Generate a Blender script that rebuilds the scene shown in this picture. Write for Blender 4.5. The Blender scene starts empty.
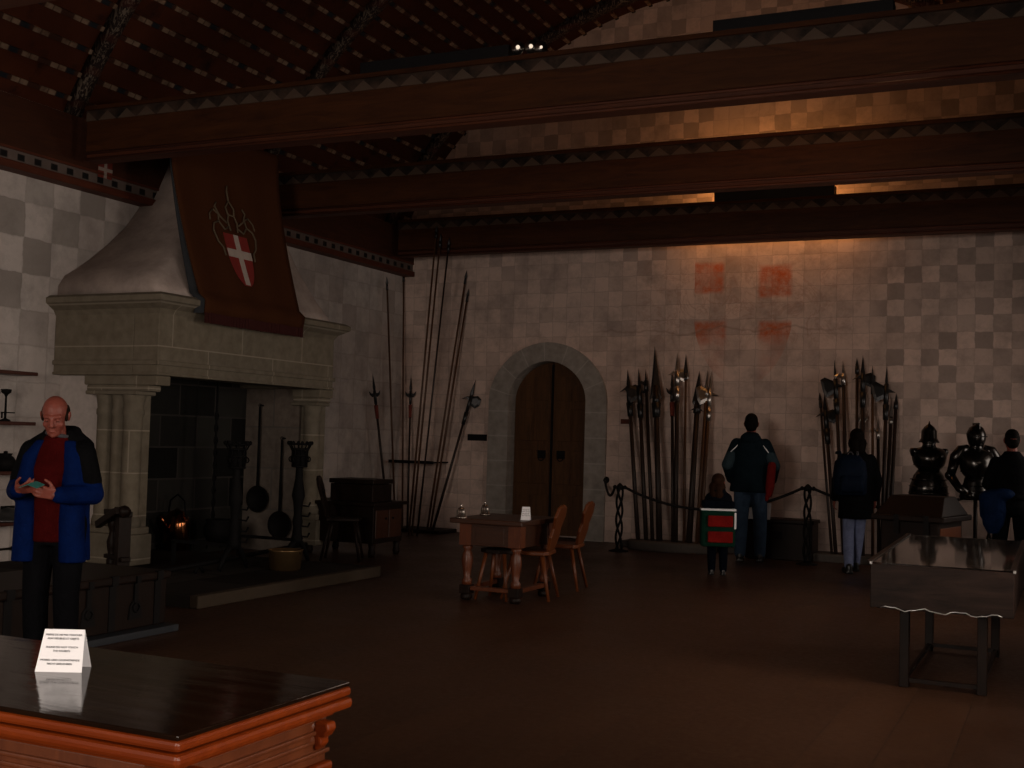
import bpy, bmesh, math, random
from mathutils import Vector, Matrix, Euler
random.seed(7)
SC = bpy.context.scene
COL = SC.collection
PI = math.pi
# ------------------------------------------------------------------ camera
F_PX = 1180.0; YAW = math.radians(25.2); PITCH = math.radians(2.62); ROLL = math.radians(1.6); EYE = 1.45
FW = Vector((-math.sin(YAW)*math.cos(PITCH), math.cos(YAW)*math.cos(PITCH), math.sin(PITCH)))
_r0 = Vector((math.cos(YAW), math.sin(YAW), 0)); _u0 = _r0.cross(FW)
RT = math.cos(ROLL)*_r0 + math.sin(ROLL)*_u0
UP = -math.sin(ROLL)*_r0 + math.cos(ROLL)*_u0
EYEP = Vector((0, 0, EYE))
cd = bpy.data.cameras.new('camera'); cam = bpy.data.objects.new('camera', cd); COL.objects.link(cam)
cd.sensor_width = 36; cd.lens = 36*F_PX/1024; cd.clip_start = .05; cd.clip_end = 100
cam.matrix_world = Matrix.Translation(EYEP) @ Matrix((RT, UP, -FW)).transposed().to_4x4()
SC.camera = cam
SC.view_settings.view_transform = 'Standard'; SC.view_settings.look = 'None'
SC.view_settings.exposure = 0; SC.view_settings.gamma = 1; SC.view_settings.use_curve_mapping = False
def ray(px, py): return FW + RT*((px-512)/F_PX) + UP*((384-py)/F_PX)
def at_z(px, py, z): d = ray(px, py); return EYEP + d*((z-EYE)/d.z)
def at_y(px, py, y): d = ray(px, py); return EYEP + d*(y/d.y)
def at_x(px, py, x): d = ray(px, py); return EYEP + d*(x/d.x)
# ------------------------------------------------------------------ object helpers
def tag(o, label=None, cat=None, group=None, kind=None):
    if label: o['label'] = label
    if cat: o['category'] = cat
    if group: o['group'] = group
    if kind: o['kind'] = kind
    return o
def thing(name, label, cat, loc=(0, 0, 0), rotz=0.0, group=None, kind=None):
    o = bpy.data.objects.new(name, None); COL.objects.link(o)
    o.empty_display_size = .05
    o.location = loc; o.rotation_euler = (0, 0, rotz)
    return tag(o, label, cat, group, kind)
def frame_of(v):
    v = v.normalized(); a = Vector((0, 0, 1)) if abs(v.z) < .95 else Vector((1, 0, 0))
    x = a.cross(v).normalized(); return x, v.cross(x).normalized()
class MB:
    """collects shapes and links them as one mesh object"""
    def __init__(s): s.v = []; s.f = []; s.sm = []
    def add(s, vs, fs, smooth=False):
        n = len(s.v); s.v += [Vector(v) for v in vs]
        s.f += [[i+n for i in f] for f in fs]; s.sm += [smooth]*len(fs); return s
    def box(s, c, d, rot=None, taper=1.0):
        x, y, z = d[0]/2, d[1]/2, d[2]/2; c = Vector(c)
        vs = [Vector((sx*x*(taper if sz > 0 else 1), sy*y*(taper if sz > 0 else 1), sz*z)) for sz in (-1, 1) for sy in (-1, 1) for sx in (-1, 1)]
        if rot: m = rot if isinstance(rot, Matrix) else Euler(rot).to_matrix(); vs = [m @ v for v in vs]
        return s.add([v+c for v in vs], [(0, 2, 3, 1), (4, 5, 7, 6), (0, 1, 5, 4), (2, 6, 7, 3), (0, 4, 6, 2), (1, 3, 7, 5)])
    def bb(s, a, b):
        a = Vector(a); b = Vector(b)
        return s.box((a+b)/2, [abs(b[i]-a[i]) for i in range(3)])
    def hexa(s, pts):     # 8 points: bottom 4 ccw, top 4 ccw
        return s.add(pts, [(3, 2, 1, 0), (4, 5, 6, 7), (0, 1, 5, 4), (1, 2, 6, 5), (2, 3, 7, 6), (3, 0, 4, 7)])
    def tube(s, pts, r, n=8, smooth=True, flat=1.0):
        pts = [Vector(p) for p in pts]; k = len(pts)
        rs = r if isinstance(r, (list, tuple)) else [r]*k
        vs = []; px = None
        for i, p in enumerate(pts):
            d = pts[min(i+1, k-1)] - pts[max(i-1, 0)]
            if px is None: x, y = frame_of(d)
            else:
                d = d.normalized(); x = (px - d*px.dot(d)).normalized(); y = d.cross(x)
            px = x
            for j in range(n):
                a = 2*PI*j/n; vs.append(p + x*math.cos(a)*rs[i] + y*math.sin(a)*rs[i]*flat)
        fs = [(i*n+j, i*n+(j+1) % n, (i+1)*n+(j+1) % n, (i+1)*n+j) for i in range(k-1) for j in range(n)]
        fs += [tuple(reversed(range(n))), tuple(range((k-1)*n, k*n))]
        return s.add(vs, fs, smooth)
    def lathe(s, prof, c=(0, 0, 0), n=16, smooth=True, rot=None, sy=1.0):
        c = Vector(c); vs = []
        for r, z in prof:
            for j in range(n):
                a = 2*PI*j/n; v = Vector((max(r, 1e-4)*math.cos(a), max(r, 1e-4)*math.sin(a)*sy, z))
                if rot: v = rot @ v
                vs.append(v+c)
        k = len(prof)
        fs = [(i*n+j, i*n+(j+1) % n, (i+1)*n+(j+1) % n, (i+1)*n+j) for i in range(k-1) for j in range(n)]
        fs += [tuple(reversed(range(n))), tuple(range((k-1)*n, k*n))]
        return s.add(vs, fs, smooth)
    def prism(s, poly, o, u, v, w):   # polygon (a,b) in the plane o+u*a+v*b, pushed along w
        o = Vector(o); u = Vector(u); v = Vector(v); w = Vector(w); n = len(poly)
        vs = [o+u*a+v*b for a, b in poly] + [o+u*a+v*b+w for a, b in poly]
        fs = [tuple(reversed(range(n))), tuple(range(n, 2*n))] + [(i, (i+1) % n, (i+1) % n+n, i+n) for i in range(n)]
        return s.add(vs, fs)
    def ell(s, c, r, rot=None, n=12, m=8):
        c = Vector(c); vs = []
        for i in range(1, m):
            t = PI*i/m
            for j in range(n):
                a = 2*PI*j/n; p = Vector((r[0]*math.sin(t)*math.cos(a), r[1]*math.sin(t)*math.sin(a), -r[2]*math.cos(t)))
                vs.append((rot @ p if rot else p)+c)
        b = Vector((0, 0, -r[2])); tp = Vector((0, 0, r[2]))
        vs += [(rot @ b if rot else b)+c, (rot @ tp if rot else tp)+c]; B = len(vs)-2
        fs = [(i*n+j, i*n+(j+1) % n, (i+1)*n+(j+1) % n, (i+1)*n+j) for i in range(m-2) for j in range(n)]
        fs += [(B, (j+1) % n, j) for j in range(n)] + [(B+1, (m-2)*n+j, (m-2)*n+(j+1) % n) for j in range(n)]
        return s.add(vs, fs, True)
    def cap(s, p0, r0, p1, r1, n=12):
        p0 = Vector(p0); p1 = Vector(p1); d = p1-p0
        if d.length < 1e-5: return s.ell(p0, (r0, r0, r0))
        d.normalize(); pts = []; rs = []
        for a in (-80, -55, -28, 0): t = math.radians(a); pts.append(p0+d*r0*math.sin(t)); rs.append(r0*math.cos(t))
        for a in (0, 28, 55, 80): t = math.radians(a); pts.append(p1+d*r1*math.sin(t)); rs.append(r1*math.cos(t))
        if (p1-p0).length < 1e-4: return s
        return s.tube(pts, rs, n)
    def loft(s, secs, n=20, p=2.0):   # sections (cx,cy,z,rx,ry) stacked up
        vs = []
        for cx, cy, z, rx, ry in secs:
            for j in range(n):
                a = 2*PI*j/n; ca, sa = math.cos(a), math.sin(a)
                vs.append((cx+rx*math.copysign(abs(ca)**(2/p), ca), cy+ry*math.copysign(abs(sa)**(2/p), sa), z))
        k = len(secs)
        fs = [(i*n+j, i*n+(j+1) % n, (i+1)*n+(j+1) % n, (i+1)*n+j) for i in range(k-1) for j in range(n)]
        fs += [tuple(reversed(range(n))), tuple(range((k-1)*n, k*n))]
        return s.add(vs, fs, True)
    def xf(s, m): s.v = [m @ v for v in s.v]; return s
    def mesh(s, name):
        me = bpy.data.meshes.new(name); me.from_pydata([tuple(v) for v in s.v], [], s.f)
        me.polygons.foreach_set('use_smooth', s.sm); me.update()
        bm = bmesh.new(); bm.from_mesh(me); bmesh.ops.recalc_face_normals(bm, faces=bm.faces); bm.to_mesh(me); bm.free()
        return me
    def build(s, name, mat, parent=None, bevel=0, kind=None):
        o = bpy.data.objects.new(name, s.mesh(name)); COL.objects.link(o)
        o.data.materials.append(mat)
        if parent: o.parent = parent
        if bevel:
            m = o.modifiers.new('edge', 'BEVEL'); m.width = bevel; m.segments = 2; m.limit_method = 'ANGLE'; m.angle_limit = math.radians(40)
        if kind: o['kind'] = kind
        return o
    def blob(s, name, mat, parent=None, vox=.01, smooth=3):
        o = bpy.data.objects.new(name+'_raw', s.mesh(name)); COL.objects.link(o)
        m = o.modifiers.new('r', 'REMESH'); m.mode = 'VOXEL'; m.voxel_size = vox; m.use_smooth_shade = True
        if smooth: m2 = o.modifiers.new('s', 'SMOOTH'); m2.iterations = smooth; m2.factor = .5
        dg = bpy.context.evaluated_depsgraph_get(); dg.update()
        me = bpy.data.meshes.new_from_object(o.evaluated_get(dg)); me.name = name
        bpy.data.objects.remove(o)
        for p in me.polygons: p.use_smooth = True
        me.materials.clear(); me.materials.append(mat)
        q = bpy.data.objects.new(name, me); COL.objects.link(q)
        if parent: q.parent = parent
        return q
# ------------------------------------------------------------------ materials
class NT:
    def __init__(s, name, rough=.7, metal=0.0, spec=.3):
        s.m = bpy.data.materials.new(name); s.m.use_nodes = True; s.t = s.m.node_tree
        s.b = s.t.nodes['Principled BSDF']; s.b.inputs['Roughness'].default_value = rough
        s.b.inputs['Metallic'].default_value = metal; s.b.inputs['Specular IOR Level'].default_value = spec
        tc = s.t.nodes.new('ShaderNodeTexCoord'); s.obj = tc.outputs['Object']; s.gen = tc.outputs['Generated']
    def link(s, a, sock):
        if hasattr(a, 'is_output'): s.t.links.new(a, sock)
        else: sock.default_value = a
    def math(s, op, *a):
        n = s.t.nodes.new('ShaderNodeMath'); n.operation = op
        for i, q in enumerate(a): s.link(q, n.inputs[i])
        return n.outputs[0]
    def xyz(s, v=None):
        n = s.t.nodes.new('ShaderNodeSeparateXYZ'); s.t.links.new(v or s.obj, n.inputs[0]); return n.outputs
    def comb(s, x, y, z):
        n = s.t.nodes.new('ShaderNodeCombineXYZ')
        for i, q in enumerate((x, y, z)): s.link(q, n.inputs[i])
        return n.outputs[0]
    def noise(s, scale, detail=4, rough=.6, vec=None, dist=0):
        n = s.t.nodes.new('ShaderNodeTexNoise'); s.t.links.new(vec or s.obj, n.inputs['Vector'])
        n.inputs['Scale'].default_value = scale; n.inputs['Detail'].default_value = detail; n.inputs['Roughness'].default_value = rough; n.inputs['Distortion'].default_value = dist
        return n.outputs['Fac']
    def mapr(s, v, a, b, c=0.0, d=1.0):
        n = s.t.nodes.new('ShaderNodeMapRange'); s.link(v, n.inputs[0])
        for i, q in enumerate((a, b, c, d)): n.inputs[i+1].default_value = q
        return n.outputs[0]
    def mix(s, f, a, b, blend='MIX'):
        n = s.t.nodes.new('ShaderNodeMix'); n.data_type = 'RGBA'; n.blend_type = blend
        s.link(f, n.inputs[0])
        for q, k in ((a, 6), (b, 7)):
            if isinstance(q, tuple): q = q if len(q) == 4 else (*q, 1)
            s.link(q, n.inputs[k])
        return n.outputs[2]
    def brick(s, vec, w, h, mortar=.012, off=.5):
        n = s.t.nodes.new('ShaderNodeTexBrick'); s.t.links.new(vec, n.inputs['Vector']); n.offset = off
        n.inputs['Scale'].default_value = 1; n.inputs['Brick Width'].default_value = w; n.inputs['Row Height'].default_value = h
        n.inputs['Mortar Size'].default_value = mortar; n.inputs['Mortar Smooth'].default_value = .3
        n.inputs['Color1'].default_value = (0, 0, 0, 1); n.inputs['Color2'].default_value = (1, 1, 1, 1)
        return n.outputs['Color'], n.outputs['Fac']
    def col(s, c):
        if isinstance(c, tuple): c = c if len(c) == 4 else (*c, 1)
        s.link(c, s.b.inputs['Base Color']); return s
    def bump(s, h, k=.3, dist=.01):
        n = s.t.nodes.new('ShaderNodeBump'); s.link(h, n.inputs['Height']); n.inputs['Strength'].default_value = k; n.inputs['Distance'].default_value = dist
        s.t.links.new(n.outputs[0], s.b.inputs['Normal']); return s
    def band(s, v, a, b, soft=.01):  # 1 inside [a,b]
        return s.math('MULTIPLY', s.mapr(v, a-soft, a+soft), s.mapr(v, b-soft, b+soft, 1, 0))
def wood(name, a, b, rough=.5, scale=1.0, spec=.2, stretch=(1, 1, 8)):
    n = NT(name, rough, 0, spec)
    mp = n.t.nodes.new('ShaderNodeMapping'); n.t.links.new(n.obj, mp.inputs[0])
    mp.inputs['Scale'].default_value = [scale*14/q for q in stretch]
    g = n.noise(1.0, 6, .65, mp.outputs[0], 1.2)
    n.col(n.mix(n.mapr(g, .3, .72), a, b)); n.bump(g, .15, .004); return n.m
def plain(name, c, rough=.7, metal=0, spec=.3, var=.25, scale=18):
    n = NT(name, rough, metal, spec); g = n.noise(scale, 4)
    d = tuple(q*(1-var) for q in c); e = tuple(min(1, q*(1+var)) for q in c)
    n.col(n.mix(g, d, e))
    if not metal: n.bump(g, .12, .004)
    return n.m
def stone(name, a, b, w, h, axes, mortar_c, off=.5, mort=.012, rough=.85):
    n = NT(name, rough, 0, .2); x = n.xyz()
    u = n.math('ADD', x[axes[0]], 20.03); v = n.math('ADD', x[axes[1]], 20.0)
    c, f = n.brick(n.comb(u, v, 0.0), w, h, mort, off)
    n.b.inputs['Specular IOR Level'].default_value = .08; g = n.noise(9, 6); k = n.mix(n.mapr(g, .3, .7), a, b)
    k = n.mix(n.math('MULTIPLY', c, .28), k, (0.09, .085, .075)); k = n.mix(n.math('MULTIPLY', f, .75), k, mortar_c)
    n.col(k); n.bump(n.math('SUBTRACT', g, f), .4, .01); return n.m
# ------------------------------------------------------------------ the hall
XL, XR, YB, YF = -9.45, .6, 16.0, -3.0
VX, VZ, VR = -4.42, 2.29, 5.58          # vault axis and radius
VA = math.asin((VX-XL)/VR)
def vault(a, r=VR): return VX+math.sin(a)*r, VZ+math.cos(a)*r
BEAM_Z = 4.14
# --- setting materials
def checker_wall(name, axis, cell, light, dark, strength, fresco=False):
    n = NT(name, .9, 0, .12); x = n.xyz(); u, v = x[axis], x[2]
    w = n.noise(6, 3); w2 = n.noise(5.2, 3, .6, n.comb(x[2], x[0], x[1]))
    uj = n.math('ADD', u, n.math('MULTIPLY', n.math('SUBTRACT', w, .5), .05)); vj = n.math('ADD', v, n.math('MULTIPLY', n.math('SUBTRACT', w2, .5), .05))
    cu = n.math('DIVIDE', n.math('ADD', uj, 30.0), cell); cv = n.math('DIVIDE', n.math('ADD', vj, 10.0), cell)
    par = n.math('MODULO', n.math('ADD', n.math('FLOOR', cu), n.math('FLOOR', cv)), 2.0)
    # every square a slightly different tone
    wn = n.t.nodes.new('ShaderNodeTexWhiteNoise'); n.t.links.new(n.comb(n.math('FLOOR', cu), n.math('FLOOR', cv), 3.0), wn.inputs['Vector'])
    tone = wn.outputs['Value']
    fu = n.math('ABSOLUTE', n.math('SUBTRACT', n.math('FRACT', cu), .5)); fv = n.math('ABSOLUTE', n.math('SUBTRACT', n.math('FRACT', cv), .5))
    joint = n.mapr(n.math('MAXIMUM', fu, fv), .46, .5)
    big = n.noise(.55, 5, .6); fine = n.noise(14, 6, .7); mid = n.noise(2.6, 6, .7)
    st = strength(n, x, big)
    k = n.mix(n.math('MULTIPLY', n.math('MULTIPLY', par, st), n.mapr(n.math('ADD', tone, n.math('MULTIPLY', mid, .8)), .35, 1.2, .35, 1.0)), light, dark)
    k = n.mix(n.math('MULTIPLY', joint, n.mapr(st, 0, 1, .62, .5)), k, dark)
    k = n.mix(n.mapr(mid, .44, .72, 0, .7), k, tuple(q*.68 for q in dark))
    k = n.mix(n.mapr(fine, .4, .8, 0, .35), k, tuple(q*.7 for q in light))
    k = n.mix(n.math('MULTIPLY', n.math('MAXIMUM', n.math('SUBTRACT', tone, .35), 0.0), .55), k, (.24, .19, .17))
    if fresco:
        u, v = x[0], x[2]
        red = (.52, .105, .024)
        worn = n.mapr(n.noise(3.2, 6, .75), .40, .60)
        tot = None
        for (px0, py0, px1, py1) in FRESCO:
            a = at_y(px0, py0, YB); b = at_y(px1, py1, YB)
            q = n.math('MULTIPLY', n.band(uj, a.x, b.x, .03), n.band(vj, b.z, a.z, .03))
            q = n.math('MULTIPLY', q, n.mapr(v, at_y(700, 338, YB).z-.12, at_y(700, 338, YB).z+.05, .22, 1.0)); tot = q if tot is None else n.math('MAXIMUM', tot, q)
        # the lower quarters taper to the point of the shield
        cxs = at_y(742, 330, YB).x; zb = at_y(742, 386, YB).z; zt = at_y(742, 300, YB).z
        zt = at_y(742, 318, YB).z; wid = n.math('MULTIPLY', n.math('SQRT', n.math('MAXIMUM', n.math('SUBTRACT', 1.0, n.math('POWER', n.mapr(v, zt, zb), 1.7)), 0.0)), abs(at_y(792, 330, YB).x-cxs))
        inside = n.math('LESS_THAN', n.math('ABSOLUTE', n.math('SUBTRACT', u, cxs)), wid)
        k = n.mix(n.math('MULTIPLY', n.math('MULTIPLY', tot, n.mapr(worn, 0, 1, .35, .95)), inside), k, red)
        # pale cross and ghost of the painted figures
        zone = n.math('MULTIPLY', n.band(u, at_y(640, 300, YB).x, at_y(842, 300, YB).x, .35), n.band(v, at_y(700, 345, YB).z, at_y(700, 262, YB).z, .2))
        sc = n.math('MULTIPLY', zone, n.mapr(n.math('ABSOLUTE', n.math('SUBTRACT', n.noise(1.7, 5, .7, None, 1.4), .5)), 0, .035, .28, 0))
        k = n.mix(sc, k, (.26, .11, .06))
        ln = n.math('MULTIPLY', n.mapr(n.math('ABSOLUTE', n.math('SUBTRACT', v, n.math('ADD', at_y(700, 330, YB).z-.25, n.math('MULTIPLY', n.noise(1.1, 3, .6, n.comb(u, 0.0, 0.0)), .5)))), 0, .022, .4, 0), n.band(u, at_y(595, 300, YB).x, at_y(840, 300, YB).x, .2))
        k = n.mix(ln, k, (.20, .13, .10))
    n.col(k); n.bump(n.math('ADD', fine, n.math('MULTIPLY', joint, -.5)), .35, .008); return n.m
FRESCO = [(693, 264, 723, 292), (760, 266, 791, 296), (694, 322, 724, 384), (759, 322, 792, 384)]
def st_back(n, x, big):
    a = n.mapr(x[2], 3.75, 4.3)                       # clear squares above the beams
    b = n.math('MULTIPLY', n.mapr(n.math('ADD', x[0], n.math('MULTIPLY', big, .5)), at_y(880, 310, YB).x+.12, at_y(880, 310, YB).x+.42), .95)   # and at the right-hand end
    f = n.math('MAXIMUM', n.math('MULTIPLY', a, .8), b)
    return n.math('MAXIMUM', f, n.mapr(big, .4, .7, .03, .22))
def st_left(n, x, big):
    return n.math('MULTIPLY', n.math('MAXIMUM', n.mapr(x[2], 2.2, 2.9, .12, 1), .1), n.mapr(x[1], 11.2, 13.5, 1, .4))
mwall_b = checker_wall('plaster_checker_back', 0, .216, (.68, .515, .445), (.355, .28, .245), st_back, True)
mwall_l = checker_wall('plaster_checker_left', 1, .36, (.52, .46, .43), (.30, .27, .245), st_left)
mplaster = plain('plaster', (.42, .37, .34), .9)
n = NT('floor_boards', .42, 0, .35); x = n.xyz()
c, f = n.brick(n.comb(n.math('ADD', x[1], 20.0), n.math('ADD', x[0], 20.0), 0.0), 2.6, .32, .004)
g = n.noise(1.3, 5); g2 = n.noise(24, 4)
k = n.mix(g, (.041, .0165, .0075), (.066, .027, .0115)); k = n.mix(n.math('MULTIPLY', c, .3), k, (.020, .008, .004)); k = n.mix(n.math('MULTIPLY', f, .6), k, (.008, .005, .004))
n.col(k); n.link(n.mapr(n.math('ADD', g2, g), .7, 1.3, .34, .55), n.b.inputs['Roughness']); n.bump(n.math('SUBTRACT', g2, f), .12, .004); mfloor = n.m
n = NT('vault_boards', .75, 0, .2); x = n.xyz()
c, f = n.brick(n.comb(n.math('ADD', x[1], 20.0), n.math('MULTIPLY', x[2], 2.0), 0.0), 3.1, .5, .006)
k = n.mix(n.noise(5, 5), (.052, .012, .0035), (.092, .023, .007)); k = n.mix(n.math('MULTIPLY', c, .35), k, (.032, .007, .002)); k = n.mix(n.mapr(n.noise(3, 4), .58, .75), k, (.012, .003, .002))
n.col(k); mvault = n.m
n = NT('painted_batten', .75, 0, .2); x = n.xyz()
t = n.math('FRACT', n.math('DIVIDE', n.math('ADD', x[1], 30.0), .36)); t2 = n.math('FRACT', n.math('DIVIDE', n.math('ADD', x[1], 30.0), .12))
wh = n.math('MULTIPLY', n.band(t, .08, .62, .02), n.mapr(n.noise(7, 4), .3, .6, .25, 1)); gap = n.math('MULTIPLY', wh, n.mapr(t2, .0, .22))
mid = n.band(n.math('FRACT', n.math('DIVIDE', n.math('ADD', x[1], 30.0), .72)), .82, .97, .02)
k = n.mix(gap, (.042, .014, .007), (.23, .155, .105)); k = n.mix(mid, k, (.010, .012, .016)); n.col(k); mbatten = n.m
n = NT('painted_rib', .75, 0, .2); x = n.xyz()
t = n.math('FRACT', n.math('MULTIPLY', x[2], 3.1)); s_ = n.noise(24, 3, .7, n.comb(x[0], x[1], n.math('MULTIPLY', x[2], .35)), 1.5)
k = n.mix(n.mapr(s_, .52, .57), (.014, .006, .005), (.13, .10, .075)); k = n.mix(n.math('MULTIPLY', n.band(t, .72, .93, .04), .5), k, (.055, .010, .005)); n.col(k); mrib = n.m
n = NT('painted_triangles', .75, 0, .2); x = n.xyz()
t = n.math('ABSOLUTE', n.math('SUBTRACT', n.math('FRACT', n.math('DIVIDE', n.math('ADD', x[0], 30.0), .25)), .5))
hz = n.math('DIVIDE', n.math('SUBTRACT', x[2], BEAM_Z+.40), .10)
k = n.mix(n.math('GREATER_THAN', n.math('MULTIPLY', t, 2.0), n.math('ADD', hz, .08)), (.007, .005, .004), (.075, .052, .038))
n.col(n.mix(n.mapr(n.noise(6, 4), .35, .65, 0, .6), k, (.07, .04, .028))); mtri = n.m
n = NT('painted_dentils', .75, 0, .2); x = n.xyz()
t = n.math('FRACT', n.math('DIVIDE', n.math('ADD', x[1], 30.0), .21))
n.col(n.mix(n.math('MULTIPLY', n.band(t, .2, .62, .03), n.band(x[2], 3.93+.10, 3.93+.165, .006)), n.mix(n.noise(5, 4), (.06, .045, .038), (.15, .11, .095)), (.006, .005, .005))); mdent = n.m
mbeam = wood('beam_oak', (.026, .008, .0022), (.060, .019, .005), .65, 1.0, .15, (8, 1, 1))
mbeamred = wood('beam_red_moulding', (.042, .010, .003), (.080, .020, .006), .65, 1.0, .3, (8, 1, 1))
mfrieze = wood('frieze_board', (.026, .0075, .003), (.052, .015, .005), .65, 1.0, .2, (1, 8, 1))
mred = wood('cornice_red', (.055, .013, .0055), (.092, .022, .009), .6, 1.0, .25, (1, 8, 1))
# --- shell
def struct(mb, name, mat, parent=None, bevel=0): return mb.build(name, mat, parent, bevel, 'structure')
def cut(o, cutters):
    for c in cutters:
        m = o.modifiers.new('b', 'BOOLEAN'); m.object = c; m.operation = 'DIFFERENCE'; m.solver = 'EXACT'
    dg = bpy.context.evaluated_depsgraph_get(); dg.update()
    me = bpy.data.meshes.new_from_object(o.evaluated_get(dg)); o.modifiers.clear(); o.data = me
    for c in cutters: bpy.data.objects.remove(c)
struct(MB().bb((XL-.4, YF-.4, -.3), (XR+.8, YB+.5, 0)), 'floor', mfloor)
struct(MB().bb((XL-.4, YF-.4, 0), (XL, YB+.5, 5.2)), 'wall_left', mwall_l)
struct(MB().bb((XL, YF-.4, 0), (XR+.8, YF, 8.2)), 'wall_front', mplaster)
# the back wall with its arched door opening
DCX, DHW, DZS, DRISE = -6.94, .62, 2.02, .58
def arch_pts(hw, zs, rise, p=1.9, k=22):
    pts = []
    for i in range(k+1):
        a = PI*i/k; c = math.cos(a); s_ = math.sin(a)
        pts.append((hw*math.copysign(abs(c)**(2/p), c), zs+rise*abs(s_)**(2/p)))
    return pts
wb = struct(MB().bb((XL, YB, 0), (XR+.8, YB+.5, 8.2)), 'wall_back', mwall_b)
op = [(DHW+.04, -.05)]+arch_pts(DHW+.04, DZS, DRISE+.04)+[(-DHW-.04, -.05)]
cut(wb, [MB().prism(op, (DCX, YB-.2, 0), (1, 0, 0), (0, 0, 1), (0, .5, 0)).build('cutter', mwall_b)])
# right wall (off camera) with daylight windows
WIN = (1.8, 6.6, 11.0, 14.2)
wr = struct(MB().bb((XR, YF-.4, 0), (XR+.8, YB, 5.2)), 'wall_right', mplaster)
cut(wr, [MB().bb((XR-.3, y-.65, .9), (XR+1.2, y+.65, 2.75)).build('cutter', mplaster) for y in WIN])
# vault
mb = MB(); K = 48; vs = []
for i in range(K+1):
    a = -VA+2*VA*i/K
    for y in (YF, YB+.02):
        for r in (VR, VR+.12): X, Z = vault(a, r); vs.append((X, y, Z))
fs = []
for i in range(K):
    b = 4*i; fs += [(b, b+4, b+6, b+2), (b+1, b+3, b+7, b+5), (b, b+1, b+5, b+4), (b+2, b+6, b+7, b+3)]
mb.add(vs, fs, True); ceil = struct(mb, 'ceiling', mvault)
NB = 47
for i in range(NB):
    a = -VA*.975+2*VA*.975*i/(NB-1); X, Z = vault(a, VR-.015)
    struct(MB().box((X, (YF+YB)/2, Z), (.05, YB-YF-.02, .04), Euler((0, a, 0))), 'ceiling_batten', mbatten, ceil)
BEAMS = []
for pl in ((0, 6), (100, 160), (280, 215), (403, 254)):
    p = at_z(*pl, 4.24); BEAMS.append(p.y - (.02 if pl[0] == 403 else 0))
for bi, yb in enumerate(BEAMS):
    yb = min(yb, 15.62)
    rib = MB(); K = 40; vs = []
    for i in range(K+1):
        a = -VA+2*VA*i/K
        for y in (yb-.27, yb-.13):
            for r in (VR-.12, VR+.01): X, Z = vault(a, r); vs.append((X, y, Z))
    fs = []
    for i in range(K):
        b = 4*i; fs += [(b, b+4, b+6, b+2), (b+1, b+3, b+7, b+5), (b, b+1, b+5, b+4), (b+2, b+6, b+7, b+3)]
    fs += [(0, 2, 3, 1), (4*K, 4*K+1, 4*K+3, 4*K+2)]
    struct(rib.add(vs, fs, True), 'trim_%d' % (bi+1), mrib)
    # beams lie a touch askew of the end wall
    rz = .012; L0, L1 = (XL+.42 if bi == 1 else XL+.3), XR
    def skew(mb, yb=yb): return mb.xf(Matrix.Translation((XL, yb, 0)) @ Matrix.Rotation(rz, 4, 'Z') @ Matrix.Translation((-XL, 0, 0)))
    z = BEAM_Z
    bm_ = struct(skew(MB().bb((L0, -.36, z+.09), (L1, -.17, z+.50))), 'ceiling_beam', mbeam)
    struct(skew(MB().bb((L0, -.345, z), (L1, -.185, z+.085)).tube([(L0, -.352, z+.075), (L1, -.352, z+.075)], .014, 6).tube([(L0, -.352, z+.012), (L1, -.352, z+.012)], .016, 6)), 'beam_moulding', mbeamred, bm_)
    struct(skew(MB().bb((L0, -.374, z+.40), (L1, -.36, z+.505))), 'painted_band', mtri, bm_)
    struct(skew(MB().bb((L0, -.40, z+.505), (L1, -.15, z+.545))), 'beam_capping', mbeam, bm_)
# cornice on the left wall
CX = XL+.19; cz = 3.93
co = struct(MB().bb((XL, YF, cz+.215), (CX-.03, YB, cz+.72)), 'trim_5', mfrieze)
struct(MB().bb((XL, YF, cz+.08), (CX-.04, YB-.01, cz+.19)), 'dentil_band', mdent, co)
struct(MB().bb((XL, YF, cz), (CX, YB-.01, cz+.08)), 'cornice_moulding', mred, co, .012)
struct(MB().bb((XL, YF, cz+.19), (CX-.02, YB-.01, cz+.215)), 'cornice_board', mred, co)
co2 = struct(MB().bb((XR-.19, YF, cz), (XR, YB, cz+.72)), 'trim_6', mfrieze)
# painted shields on the frieze
mshred = plain('shield_red_paint', (.13, .02, .012), .7); mshwh = plain('shield_white_paint', (.26, .2, .17), .7)
for pz in ((105, 170),):
    p = at_x(*pz, CX-.03); q = p.copy()
    sh = MB().prism([(-.10, -.09), (.10, -.09), (.10, .09), (-.10, .09)], (CX-.03, p.y, p.z), (0, 1, 0), (0, 0, 1), (.006, 0, 0)).build('painted_shield', mshred)
    sh['kind'] = 'structure'; sh.parent = co
    struct(MB().bb((CX-.024, p.y-.02, p.z-.09), (CX-.02, p.y+.02, p.z+.09)).bb((CX-.0245, p.y-.1, p.z-.018), (CX-.0205, p.y+.1, p.z+.018)), 'shield_cross', mshwh, sh)
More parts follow.
